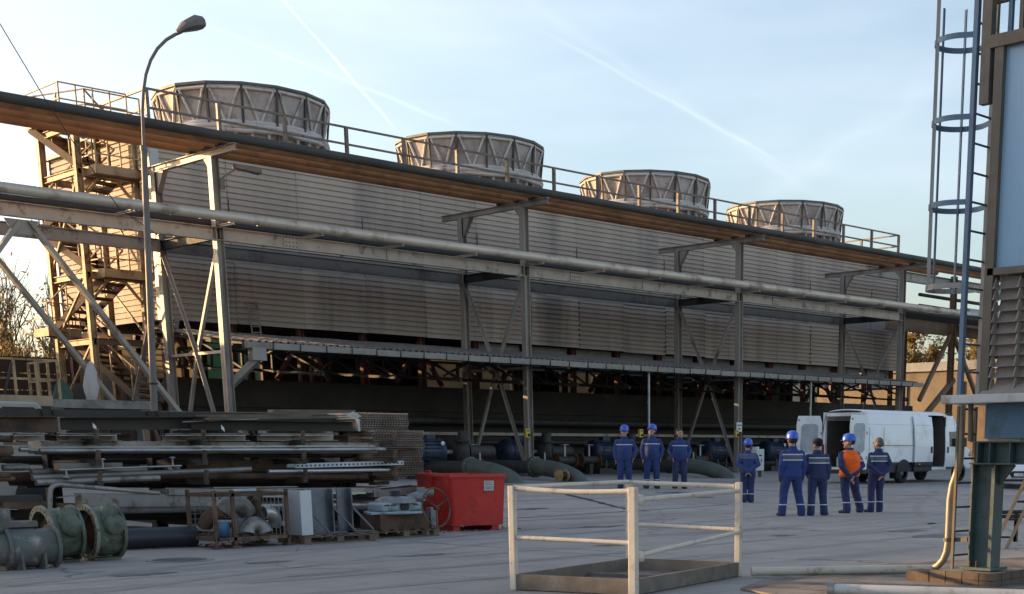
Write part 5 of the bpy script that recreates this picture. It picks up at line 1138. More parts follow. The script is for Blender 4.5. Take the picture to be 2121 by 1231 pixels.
# caged ladder
ldr = thing('caged_ladder', (XF + .2, ylg - .15, zl1), 'tall blue-grey caged ladder on the side of the cooling unit', 'ladder')
yr = q(1990, 820).y; yt = yr - .01
ztop = q(2042, -20).z
RX = (XF - .02, XF + .36)
MB().bar((RX[0], yr, zl1), (RX[0], yt, ztop), .05, .06).build('side_rail', 'ladder_blue', ldr); MB().bar((RX[1], yr, zl1), (RX[1], yt, ztop), .05, .05).build('side_rail', 'ladder_grey', ldr)
z = zl1 + .25
while z < ztop: MB().tube([(RX[0], yr, z), (RX[1], yr, z)], .012, 8).build('rung', 'ladder_blue', ldr); z += .29
hx = sum(RX) / 2; hoops = [q(1925, 598).z, q(1925, 430).z, q(1928, 258).z, q(1936, 92).z, q(1940, -70).z]
hr = .30; hy = yr + .26
for z in hoops:
    pts = [(RX[0], yr, z)] + [(hx - hr * math.cos(a), hy + hr * math.sin(a), z) for a in [R(-20 + 11 * k) for k in range(21)]] + [(RX[1], yr, z)]
    b = MB()
    for a1, a2 in zip(pts, pts[1:]): b.bar(a1, a2, .008, .055)
    me_ = b.build('hoop', 'ladder_grey' if z == hoops[0] else 'ladder_blue', ldr)
for a, m_ in ((R(100), 'ladder_blue'), (R(35), 'ladder_grey'), (R(150), 'ladder_blue')):
    x_, y_ = hx - (hr - .006) * math.cos(a), hy + (hr - .006) * math.sin(a); MB().bar((x_, y_, hoops[0] - .02), (x_, y_, ztop), .04, .012, (math.cos(a), math.sin(a), 0)).build('cage_strap', m_, ldr)
# lower ladder below the ledge
l2 = thing('lower_ladder', (14.2, 8.7, 0), 'narrow brown ladder behind the gooseneck pipe below the ledge', 'ladder')
a0, a1 = onX(1972, 1172, 14.15), onX(1984, 945, 14.15); a0.z = .02
MB().bar(a0, up(Vector((a0.x, a0.y, 0)), zl0), .032).build('side_rail', 'eq_frame', l2); 
b0_ = Vector((a0.x + .34, a0.y - .02, .02)); MB().bar(b0_, Vector((b0_.x, b0_.y, zl0)), .032).build('side_rail', 'eq_frame', l2)
for k in range(7): z = .25 + .28 * k; MB().tube([(a0.x, a0.y, z), (b0_.x, b0_.y, z)], .012, 8).build('rung', 'dark_steel', l2)
# gooseneck and ground pipes
G = lambda u, v: onX(u, v, 14.1)
gpz = .07; g0 = onZ(1930, 1179, gpz); XG = g0.x
G = lambda u, v: onX(u, v, XG)
gn = thing('gooseneck_pipe', (XG, g0.y, 0), 'shiny galvanised gooseneck pipe bending up from the ground to the ledge', 'pipe')
pts = [g0, G(1943, 1172), G(1954, 1160), G(1961, 1143), G(1964, 1122), G(1966, 1080), G(1968, 1035), G(1973, 1005), G(1982, 980), G(1988, 958), G(1990, 930), G(1991, 880), G(1991, 838)]
MB().tube(pts, .043, 14).build('barrel', 'galv_warm', gn)
MB().bar(G(1960, 1118), G(2004, 1118), .03, .05).build('clamp_arm', 'eq_frame', gn)
MB().ring(G(1964, 1118), (0, 0, 1), .06, .04, .04, 14).build('clamp', 'eq_frame', gn)
g1 = onZ(1556, 1184, gpz); MB().tube([g0 + (g0 - g1).normalized() * .02, g1], .052, 16).build('ground_pipe', mat('pipe_pale', (0.60, 0.55, 0.46), .5, 0, .06, 4, dirt=((0.34, 0.26, 0.18), .28, 6)), None, 'long pale pipe lying on the brown concrete, joined to the gooseneck', 'pipe')
h0 = onZ(1722, 1221, .07); h1 = Vector((h0.x + 2.1, h0.y - 2.0, .07)); h1 = onZ(2125, 1234, .07)
pv = thing('plastic_pipe', h0, 'pale plastic drain pipe with a collar at the bottom right edge', 'pipe')
MB().tube([h0, h1 + (h1 - h0) * .3], .06, 18).build('barrel', mat('pvc', (0.55, 0.545, 0.53), .4, 0, .05, 3, dirt=((0.40, 0.37, 0.33), .3, 5)), pv); MB().ring(h0, h1 - h0, .075, .05, .07, 18).build('collar', mat('pvc_grey', (0.3, 0.31, 0.32), .45), pv)
# diagonal lattice strut behind the column
st0 = onZ(2057, 1136); ds = thing('lattice_strut', st0, 'sunlit brown diagonal lattice strut right of the green column', 'strut')
st1 = onX(2150, 940, st0.x + .25)
dv = Vector((0, -.17, 0)) 
for o in (Vector(), Vector((.12, -.16, 0))): MB().bar(st0 + o, st1 + o, .09, .05).build('chord', mat('strut_tan', (0.40, 0.29, 0.19), .65, 0, .15, 4, dirt=((0.24, 0.15, 0.09), .3, 6)), ds)
for k in range(5): a = st0.lerp(st1, .12 + .19 * k); MB().bar(a, a + Vector((.12, -.16, .0)), .05, .03).build('batten', 'dark_steel', ds)
for i, (v, c_) in enumerate(((1062, 'upper'), (1071, 'lower'))):
    a = onX(2052, v, 20); b = onX(2160, v - 3, 20.6); MB().tube([a, b], .03, 8).build('far_rail', 'dark_steel', None, '%s dark rail bar low behind the green column' % c_, 'rail', 'dark rails behind the column')
    MB().bar(a.lerp(b, .5), Vector((a.lerp(b, .5).x, a.lerp(b, .5).y, 0)), .05).build('far_rail_post', 'dark_steel', None, '%s dark rail post standing low behind the green column' % c_, 'rail post')
# little dry weeds by the pipe
wd_ = MB(); rnd = random.Random(5); wc = onZ(1690, 1194)
for _ in range(240):
    p = wc + Vector((rnd.gauss(0, .16), rnd.gauss(0, .10), .026)); d = Vector((rnd.uniform(-.06, .06), rnd.uniform(-.06, .06), rnd.uniform(.01, .05))); s = Vector((.003, .002, 0)); wd_.add([p - s, p + s, p + d], [(0, 1, 2)])
wd_.build('dry_weeds', mat('weed', (0.16, 0.11, 0.06), .9), None, 'tuft of dry weeds and grit beside the pale ground pipe', 'weeds', None, 'stuff', wc)
# white wrapped bundle, green tarp and parked truck behind the rack on the left
wb = onY(187, 800, 45.5); wrap = MB(); r_ = random.Random(3); vs = []
prof_ = [(.02, 0), (.16, .03), (.22, .25), (.25, .5), (.23, .75), (.2, .95), (.15, 1.1), (.12, 1.22), (.06, 1.3), (.01, 1.33)]
for i, (r0, z) in enumerate(prof_): vs += [Vector((wb.x + r0 * .85 * (1 + r_.uniform(-.3, .25)) * math.cos(2 * math.pi * k / 14) + .06 * z, 45.5 + r0 * (1 + r_.uniform(-.12, .12)) * math.sin(2 * math.pi * k / 14), 3.0 + z * .95)) for k in range(14)]
wrap.add(vs, [(i * 14 + j, i * 14 + (j + 1) % 14, (i + 1) * 14 + (j + 1) % 14, (i + 1) * 14 + j) for i in range(len(prof_) - 1) for j in range(14)], True)
wrap.build('wrapped_bundle', 'film_white', None, 'white film-wrapped upright bundle on the stair deck', 'bundle')
tp = onY(133, 800, 44.8); tb = MB(); vs = []
for i, (w, z) in enumerate(((.34, 0), (.3, .2), (.2, .45), (.09, .6), (.02, .64))): vs += [Vector((tp.x + w * math.cos(2 * math.pi * k / 10) * (1 + .2 * math.sin(k * 2.1 + i)), 45 + w * .6 * math.sin(2 * math.pi * k / 10), 2.99 + z)) for k in range(10)]
tb.add(vs, [(i * 10 + j, i * 10 + (j + 1) % 10, (i + 1) * 10 + (j + 1) % 10, (i + 1) * 10 + j) for i in range(4) for j in range(10)])
tb.build('green_tarpaulin', mat('tarp_green', (0.045, 0.09, 0.06), .6, 0, .2, 3), None, 'crumpled green tarpaulin heap behind the deck railing', 'tarpaulin')
t0 = onY(40, 870, 27); tk = thing('parked_truck', (t0.x, 28, gz(28)), 'pale truck cab corner with window showing above the storage rack', 'truck')
zt = onY(40, 832, 27).z
xr = onY(112, 850, 27).x
MB().slab([(xr - 3.2, 27, .55), (xr, 27, .55), (xr, 27, 1.9), (xr - .28, 27, zt), (xr - 3.2, 27, zt)], (0, 1.9, 0)).build('cab', mat('truck_pale', (0.36, 0.35, 0.31), .5, 0, .06, 3), tk, bevel=.05)
MB().slab([(xr - .95, 26.98, 1.95), (xr - .14, 26.98, 1.95), (xr - .38, 26.98, zt - .1), (xr - .95, 26.98, zt - .1)], (0, .03, 0)).build('window_frame', 'black', tk)
MB().slab([(xr - .88, 26.96, 2.02), (xr - .24, 26.96, 2.02), (xr - .42, 26.96, zt - .15), (xr - .88, 26.96, zt - .15)], (0, .03, 0)).build('window', mat('glass_pale', (0.30, 0.28, 0.27), .1, 0, .05), tk)
for x in (xr - .5, xr - 2.6): MB().lathe([(.0, -.1), (.2, -.1), (.38, -.08), (.4, 0), (.38, .08), (.2, .1), (0, .1)], 20, (x, 27.05, gz(27) + .4), (0, 1, 0)).build('wheel', 'black', tk)
# ------------------------------------------------------------------ white panel van
mat('van_white', (0.80, 0.80, 0.81), 0.3, 0, 0.02, 1, spec=.5, coat=.3, dirt=((0.60, 0.59, 0.57), .33, 1.1))
mat('van_inner', (0.09, 0.08, 0.075), 0.8); mat('van_clad', (0.03, 0.031, 0.033), 0.55); mat('tyre', (0.018, 0.018, 0.019), 0.8, 0, .1, 8); mat('rim', (0.20, 0.20, 0.21), 0.4, 0.6)
mat('glass_dark', (0.02, 0.022, 0.025), 0.08, 0, 0, 1, spec=.8); mat('lamp_red', (0.30, 0.012, 0.012), 0.25); mat('door_grey', (0.42, 0.45, 0.49), 0.35)
VX, VY, VZ = 40.45, 28.75, gz(29.2)
van = thing('panel_van', (VX, VY, VZ), 'long white panel van with open rear doors and open sliding door', 'van')
yz = lambda z: (.03 if z < .6 else 0.0 if z < 1.35 else .05 * ((z - 1.35) / .6) if z < 1.95 else .05 + .09 * ((z - 1.95) / .45) if z < 2.4 else .14 + .32 * min(1, (z - 2.4) / .17) ** 2)
def vp_(x, y, z): return Vector((VX + x, VY + y, VZ + z))
WV = 1.98
def side(x0, x1, z0, z1, off=0.0, far=False, name='side_panel', material='van_white', th=.03):
    zs = [z0 + (z1 - z0) * k / 8 for k in range(9)]; b = MB(); vs = []
    for o in (0, th):
        for z in zs:
            y = yz(z) + off + o; y = WV - y if far else y
            vs += [vp_(x0, y, z), vp_(x1, y, z)]
    n = 18
    b.add(vs, [(2 * i, 2 * i + 1, 2 * i + 3, 2 * i + 2) for i in range(8)], True)
    b.add(vs, [(n + 2 * i, n + 2 * i + 2, n + 2 * i + 3, n + 2 * i + 1) for i in range(8)] + [(2 * i, 2 * i + 2, n + 2 * i + 2, n + 2 * i) for i in range(8)] + [(2 * i + 1, n + 2 * i + 1, n + 2 * i + 3, 2 * i + 3) for i in range(8)])
    return b.build(name, material, van)
side(0.0, 4.02, .72, 2.42); side(0.0, 1.95, .38, .72, .004, material='van_clad', name='lower_cladding'); side(2.85, 4.02, .38, .72, .004, material='van_clad', name='lower_cladding')
side(0, 6.0, .38, 2.42, 0, True)
sd_ = side(2.92, 4.10, .74, 2.36, -.085, name='sliding_door', th=.05); 
MB().box(vp_(3.98, -.1, 1.18), (.07, .04, .24)).build('door_handle', 'black', sd_)
side(2.92, 4.10, .42, .74, -.075, name='door_cladding', material='van_clad')
# wheel arch cut shown as a dark half disc above the rear wheel
MB().slab([vp_(2.32 + .46 * math.cos(R(10 * k)), -.012, .40 + .44 * math.sin(R(10 * k))) for k in range(19)], (0, .01, 0)).build('wheel_arch', 'black', van)
# swage lines
for z in (1.28, 2.06): 
    MB().bar(vp_(.1, yz(z) - .006, z), vp_(2.9, yz(z) - .006, z), .012, .025).build('swage_line', 'van_white', van); MB().bar(vp_(2.98, yz(z) - .092, z), vp_(4.0, yz(z) - .092, z), .012, .025).build('swage_line', 'van_white', sd_)
MB().bar(vp_(1.0, -.012, 1.33), vp_(4.0, -.012, 1.33), .02, .03).build('door_track', 'rack_steel', van)
for x in (.13, 1.02, 2.88): MB().bar(vp_(x, yz(1.0) - .004, .74), vp_(x, yz(1.0) - .004, 1.95), .012, .006, (0, 1, 0)).build('panel_gap', 'van_clad', van)
MB().bar(vp_(.13, -.008, .735), vp_(2.88, -.008, .735), .01, .02).build('panel_gap', 'van_clad', van)
for x in (.35, 1.5, 3.2): MB().box(vp_(x, -.012 if x < 3 else -.09, .66), (.1, .02, .04)).build('side_marker', 'lamp_red' if x < .5 else 'yellow', van)
MB().slab([vp_(1.9, .02, .16), vp_(1.95, .02, .16), vp_(1.95, .02, .5), vp_(1.9, .02, .5)], (0, .3, 0)).build('mud_flap', 'tyre', van)
# roof
rf = MB(); vs = []
for x in (0.0, .06, 2.5, 5.15, 5.4):
    d = -.04 if x in (0.0, 5.4) else 0
    for k in range(13):
        f = k / 12; y = .14 + (WV - .28) * f; z = 2.42 + (.16 + d) * math.sin(math.pi * min(1, max(0, f))) ** .35 if 0 < f < 1 else 2.42; vs.append(vp_(x, y, z))
rf.add(vs, [(i * 13 + j, i * 13 + j + 1, (i + 1) * 13 + j + 1, (i + 1) * 13 + j) for i in range(4) for j in range(12)], True); rf.build('roof', 'van_white', van)
MB().box(vp_(2.6, WV / 2, .55), (5.2, WV - .1, .06)).build('floor', 'van_inner', van)
MB().box(vp_(5.1, WV / 2, 1.45), (.04, WV - .12, 1.85)).build('bulkhead', 'van_inner', van)
for a, b in ((.1, WV - .1),): 
    MB().box(vp_(.05, WV / 2, 2.40), (.1, WV - .4, .12)).build('rear_header', 'van_white', van); MB().box(vp_(.03, WV / 2, .50), (.14, WV - .1, .16)).build('rear_sill', 'van_white', van)
    for y in (.10, WV - .10): MB().box(vp_(.05, y, 1.5), (.1, .1, 1.95)).build('rear_pillar', 'van_white', van)
MB().box(vp_(-.05, WV / 2, .42), (.16, WV - .05, .14)).build('rear_bumper', 'van_clad', van)
for y in (.06, WV - .06): MB().box(vp_(-.012, y, 1.15), (.03, .1, .42)).build('tail_light', 'lamp_red', van)
# lining and load seen through the openings
MB().box(vp_(2.6, WV - .12, 1.45), (5.0, .02, 1.8)).build('lining', 'van_inner', van); MB().box(vp_(1.6, .22, 1.42), (3.0, .02, 1.7)).build('lining', 'van_inner', van)
for i, (x, y, z, d, m_) in enumerate(((.6, 1.5, .75, (.3, .3, .34), 'white_paint'), (.9, 1.0, .9, (.5, .5, .6), 'stock_rust'), (2.0, .9, 1.0, (.8, .8, .8), 'stock_black'))):
    MB().box(vp_(x, y, z), d).build('load_box', m_, None, ('small white bucket box inside the open rear of the van', 'brown crate inside the open rear of the van', 'dark crate deep inside the van')[i], 'crate', bevel=.02)
# rear doors
def rear_door(hx, hy, ang, label, window):
    h = vp_(hx, hy, 0); d = Vector((math.cos(ang), math.sin(ang), 0)); n = Vector((-d.y, d.x, 0)); dd = .92
    P2 = lambda s, z: h + d * s + Vector((0, 0, z)); b = MB()
    b.slab([P2(0, .5), P2(dd, .5), P2(dd, 2.05), P2(dd - .06, 2.36), P2(.08, 2.36), P2(0, 2.1)], n * .05)
    o = b.build('rear_door', 'van_white', van, bevel=.015); o['label'] = label
    for sgn in (-.006, .056):
        MB().slab([P2(.16, 1.18) + n * sgn, P2(.26, 1.08) + n * sgn, P2(.68, 1.08) + n * sgn, P2(.78, 1.2) + n * sgn, P2(.74, 2.0) + n * sgn, P2(.64, 2.08) + n * sgn, P2(.22, 2.08) + n * sgn, P2(.14, 2.0) + n * sgn], n * .004).build('window', 'door_grey', o)
        if window: MB().slab([P2(.12, .62) + n * sgn, P2(.8, .62) + n * sgn, P2(.8, .98) + n * sgn, P2(.12, .98) + n * sgn], n * .004).build('inner_panel', 'door_grey', o)
    MB().box(P2(.04, 1.75) + n * .03, (.06, .06, .1)).build('hinge', 'rack_steel', o); MB().box(P2(.04, .9) + n * .03, (.06, .06, .1)).build('hinge', 'rack_steel', o)
    MB().box(P2(.84, 2.22) + n * .03, (.05, .08, .05)).build('latch', 'black', o)
rear_door(-.02, WV - .02, R(128), 'left rear door swung wide open', True)
rear_door(-.02, .02, R(176), 'right rear door swung open in line with the side', False)
# cab and nose
side(5.08, 5.75, .55, 2.42, name='cab_side'); 
MB().slab([vp_(5.75, .0, .55), vp_(6.35, .0, .55), vp_(6.35, .0, 1.22), vp_(5.75, .0, 1.22)], (0, .05, 0)).build('cab_door', 'van_white', van)
MB().slab([vp_(5.75, .03, 1.85), vp_(5.95, .03, 1.85), vp_(5.75, .10, 2.35)], (0, .05, 0)).build('cab_pillar', 'van_white', van)
MB().slab([vp_(5.35, -.012, 1.3), vp_(6.15, -.012, 1.3), vp_(6.2, .0, 1.42), vp_(5.95, .02, 1.84), vp_(5.35, .02, 1.84)], (0, .01, 0)).build('side_window', 'glass_dark', van)
MB().box(vp_(5.22, -.02, 1.18), (.05, .04, .22)).build('door_handle', 'black', van)
MB().slab([vp_(5.4, .15, 2.5), vp_(5.4, WV - .15, 2.5), vp_(6.4, WV - .06, 1.4), vp_(6.4, .06, 1.4)], (.03, 0, .02)).build('windscreen', 'glass_dark', van)
nz_ = MB(); pr = [(5.75, .45), (7.0, .45), (7.05, .8), (6.98, 1.15), (6.4, 1.38), (5.75, 1.35)]
nz_.slab([vp_(x, .04, z) for x, z in pr], (0, WV - .08, 0)).build('nose', 'van_white', van, bevel=.06)
MB().box(vp_(6.98, WV / 2, .62), (.18, WV - .2, .3)).build('front_bumper', 'van_clad', van); MB().slab([vp_(6.75, .03, .95), vp_(6.97, .03, .92), vp_(6.9, .03, 1.15)], (0, .25, 0)).build('headlight', 'glass_pale', van)
MB().box(vp_(6.0, -.2, 1.45), (.12, .2, .34)).build('mirror', 'black', van)
MB().box(vp_(4.55, .06, .5), (1.05, .2, .1)).build('door_step', 'van_white', van)
for x, y in ((2.32, .13), (2.32, WV - .13), (6.25, .13), (6.25, WV - .13)):
    w = MB().lathe([(.20, -.12), (.31, -.12), (.345, -.09), (.355, -.03), (.355, .03), (.345, .09), (.31, .12), (.20, .12)], 28, vp_(x, y, .355), (0, 1, 0)).build('wheel', 'tyre', van)
    s = -1 if y < 1 else 1
    MB().lathe([(.205, -.08), (.2, -.02), (.12, 0), (.11, .03), (.05, .05), (0, .05)], 24, vp_(x, y + s * .04, .355), (0, s, 0)).build('rim', 'rim', w)
side(5.7, 6.4, .4, .6, .01, name='lower_cladding', material='van_clad')

# ------------------------------------------------------------------ white car behind the green column
_c = stand(2114, 1014); cx_, cy_, cz_ = _c.x + 2.0 * math.cos(R(31)), _c.y + 2.0 * math.sin(R(31)), _c.z
car = thing('white_car', (cx_, cy_, cz_), 'white car with dark grille and number plate behind the green column', 'car')
# local: nose towards the camera (-X -Y direction), axis along view
ca = R(211); ux, uy = Vector((math.cos(ca), math.sin(ca), 0)), Vector((-math.sin(ca), math.cos(ca), 0))
C3 = lambda l, w, z: Vector((cx_, cy_, cz_)) + ux * l + uy * w + Vector((0, 0, z))
prof_c = [(-2.1, .35), (-2.15, .8), (-1.9, 1.05), (-1.5, 1.42), (-.3, 1.5), (.35, 1.45), (1.0, 1.02), (1.75, .9), (2.0, .72), (2.08, .5), (2.0, .3)]
cbm = MB(); vs = []
for w, k in ((-.88, .94), (-.8, 1), (.8, 1), (.88, .94)):
    for l, z in prof_c: vs.append(C3(l * (1 if abs(w) < .85 else .985), w * (1 if z < 1.0 else .82), z * (1 if abs(w) < .85 else k)))
n = len(prof_c); cbm.add(vs, [(a * n + i, a * n + i + 1, (a + 1) * n + i + 1, (a + 1) * n + i) for a in range(3) for i in range(n - 1)], True).add(vs, [tuple(range(n)), tuple(range(4 * n - 1, 3 * n - 1, -1)), (0, n, 2 * n, 3 * n), (n - 1, 4 * n - 1, 3 * n - 1, 2 * n - 1)][:2])
cbm.build('body', 'van_white', car)
MB().slab([C3(2.09, -.34, .42), C3(2.09, .34, .42), C3(2.08, .42, .55), C3(2.06, .3, .64), C3(2.06, -.3, .64), C3(2.08, -.42, .55)], ux * .02).build('grille', 'black', car)
MB().slab([C3(2.07, -.8, .28), C3(2.07, .8, .28), C3(2.09, .8, .36), C3(2.09, -.8, .36)], ux * .02).build('bumper_strip', 'van_clad', car)
MB().slab([C3(2.115, -.26, .46), C3(2.115, .26, .46), C3(2.115, .26, .57), C3(2.115, -.26, .57)], ux * .008).build('number_plate', 'white_paint', car)
for s in (-1, 1):
    MB().slab([C3(1.86, s * .5, .70), C3(1.98, s * .84, .62), C3(1.8, s * .86, .82), C3(1.72, s * .6, .82)], ux * .06).build('headlight', 'glass_pale', car)
    for l in (-1.3, 1.3): MB().lathe([(0, -.1), (.2, -.1), (.3, -.08), (.32, 0), (.3, .08), (.2, .1), (0, .1)], 22, C3(l, s * .76, .32), uy).build('wheel', 'tyre', car)
    MB().box(C3(.75, s * .95, 1.05), (.14, .18, .12)).build('mirror', 'van_white', car)
MB().slab([C3(.42, -.62, 1.40), C3(.42, .62, 1.40), C3(.98, .68, 1.05), C3(.98, -.68, 1.05)], ux * .02 + Vector((0, 0, .02))).build('windscreen', 'glass_dark', car)
def text_mesh(s, loc, size, xdir, ndir, material, parent, name='plate_text'):
    cu = bpy.data.curves.new(name, 'FONT'); cu.body = s; cu.size = size; cu.align_x = 'CENTER'; cu.align_y = 'CENTER'; cu.extrude = .001
    o = bpy.data.objects.new(name, cu); COL.objects.link(o); bpy.context.view_layer.update()
    me = bpy.data.meshes.new_from_object(o.evaluated_get(bpy.context.evaluated_depsgraph_get())); bpy.data.objects.remove(o)
    me.materials.clear(); me.materials.append(MATS[material]); xd, nd = Vector(xdir).normalized(), Vector(ndir).normalized(); yd = nd.cross(xd)
    mt = Matrix((xd, yd, nd)).transposed().to_4x4(); mt.translation = Vector(loc) - WLOC[parent.name]; me.transform(mt)
    o = bpy.data.objects.new(name, me); COL.objects.link(o); o.parent = parent; return o
text_mesh('·11·89', C3(2.126, 0, .515), .115, uy, ux, 'ink', car)
# ------------------------------------------------------------------ people
def cloth(name, col, bands=(), bandcol=(0.55, 0.57, 0.6), panel=None, panelcol=(0.10, 0.115, 0.15), xlim=.21):
    m = bpy.data.materials.new(name); m.use_nodes = True; t = m.node_tree; N = t.nodes; L_ = t.links; b = N['Principled BSDF']
    b.inputs['Roughness'].default_value = .85; b.inputs['Specular IOR Level'].default_value = .25; b.inputs['Sheen Weight'].default_value = .08
    tcn = N.new('ShaderNodeTexCoord'); sx = N.new('ShaderNodeSeparateXYZ'); L_.new(tcn.outputs['Object'], sx.inputs[0])
    nz = N.new('ShaderNodeTexNoise'); nz.inputs['Scale'].default_value = 9; nz.inputs['Detail'].default_value = 5; L_.new(tcn.outputs['Object'], nz.inputs['Vector'])
    def mix(f, a, c):
        n = N.new('ShaderNodeMix'); n.data_type = 'RGBA'
        for k, s in ((0, f), (6, a), (7, c)):
            if isinstance(s, tuple): n.inputs[k].default_value = s + (1,)
            else: L_.new(s, n.inputs[k])
        return n.outputs[2]
    c = mix(nz.outputs[0], tuple(v * .7 for v in col), tuple(v * 1.3 for v in col))
    ins = mth(t, 'LESS_THAN', mth(t, 'ABSOLUTE', sx.outputs['X']), xlim)
    def rng(z0, z1): return mth(t, 'MULTIPLY', mth(t, 'GREATER_THAN', sx.outputs['Z'], z0), mth(t, 'LESS_THAN', sx.outputs['Z'], z1))
    if panel: c = mix(mth(t, 'MULTIPLY', rng(*panel), ins), c, panelcol)
    for z0, z1 in bands: c = mix(mth(t, 'MULTIPLY', rng(z0, z1), ins), c, bandcol)
    L_.new(c, b.inputs['Base Color'])
    bp = N.new('ShaderNodeBump'); bp.inputs['Strength'].default_value = .9; bp.inputs['Distance'].default_value = .03
    n2 = N.new('ShaderNodeTexNoise'); n2.inputs['Scale'].default_value = 7; n2.inputs['Detail'].default_value = 3; n2.inputs['Distortion'].default_value = 1.2
    L_.new(tcn.outputs['Object'], n2.inputs['Vector']); L_.new(n2.outputs[0], bp.inputs['Height']); L_.new(bp.outputs[0], b.inputs['Normal'])
    MATS[name] = m
BLUE = (0.036, 0.058, 0.175); NAVY = (0.032, 0.042, 0.115)
BRIGHT = (0.03, 0.055, 0.20)
cloth('jacket_back', BRIGHT, ((1.225, 1.25), (1.345, 1.37)), panel=(1.25, 1.345)); cloth('jacket_navy', NAVY, ((1.225, 1.25), (1.345, 1.37)), panel=(1.25, 1.345))
cloth('jacket_plain', BLUE, ((1.30, 1.32), (1.40, 1.415)), (0.16, 0.19, 0.28), panel=(1.32, 1.40))
cloth('jacket_front', BLUE, ((1.285, 1.31),)); cloth('trouser', NAVY, ((.245, .268),), xlim=2.0); cloth('trouser_blue', (0.03, 0.05, 0.165), ((.245, .268),), xlim=2.0); cloth('trouser_plain', NAVY)
cloth('vest_orange', (0.92, 0.14, 0.02), ((.98, 1.0),), (0.55, 0.2, 0.1))
mat('skin', (0.42, 0.24, 0.17), .55, 0, .05, 10, local=True); mat('hair_dark', (0.02, 0.016, 0.013), .7); mat('hair_grey', (0.13, 0.115, 0.10), .7); mat('knit_black', (0.010, 0.010, 0.012), .95)
mat('boot', (0.018, 0.017, 0.018), .6); mat('helmet_blue', (0.03, 0.11, 0.55), .3, 0, .03, 5, spec=.6); mat('helmet_white', (0.5, 0.52, 0.6), .35); mat('glove', (0.045, 0.05, 0.045), .8)
def ell(b, c, r, n=14):
    c = Vector(c); vs = []; m_ = 9
    for i in range(m_ + 1):
        a = math.pi * i / m_
        vs += [c + Vector((r[0] * math.sin(a) * math.cos(2 * math.pi * j / n), r[1] * math.sin(a) * math.sin(2 * math.pi * j / n), r[2] * math.cos(a))) for j in range(n)]
    b.add(vs, [(i * n + j, i * n + (j + 1) % n, (i + 1) * n + (j + 1) % n, (i + 1) * n + j) for i in range(m_) for j in range(n)], True)
def limb(b, pts, rs, n=12):
    b.tube(pts, rs, n)
    for p, r in zip(pts, rs): ell(b, p, (r, r, r), 12)
def rings(b, secs, n=20):
    vs = []
    for z, rx, ry, ox, oy in secs: vs += [Vector((ox + rx * math.cos(2 * math.pi * j / n), oy + ry * math.sin(2 * math.pi * j / n), z)) for j in range(n)]
    k = len(secs); b.add(vs, [(i * n + j, i * n + (j + 1) % n, (i + 1) * n + (j + 1) % n, (i + 1) * n + j) for i in range(k - 1) for j in range(n)], True).add(vs, [tuple(range(n - 1, -1, -1)), tuple(range((k - 1) * n, k * n))])
def fuse(b, name, material, parent, voxel=.013, smooth=6):
    me = bpy.data.meshes.new(name); me.from_pydata([tuple(p) for p in b.v], [], b.f)
    bm = bmesh.new(); bm.from_mesh(me); bmesh.ops.recalc_face_normals(bm, faces=bm.faces); bm.to_mesh(me); bm.free()
    o = bpy.data.objects.new('tmp', me); COL.objects.link(o)
    r = o.modifiers.new('r', 'REMESH'); r.mode = 'VOXEL'; r.voxel_size = voxel
    if smooth: s = o.modifiers.new('s', 'SMOOTH'); s.iterations = smooth; s.factor = .5
    bpy.context.view_layer.update()
    out = bpy.data.meshes.new_from_object(o.evaluated_get(bpy.context.evaluated_depsgraph_get())); bpy.data.objects.remove(o)
    out.polygons.foreach_set('use_smooth', [True] * len(out.polygons)); out.materials.clear(); out.materials.append(MATS[material]); out.name = name
    p = bpy.data.objects.new(name, out); COL.objects.link(p); p.parent = parent; return p
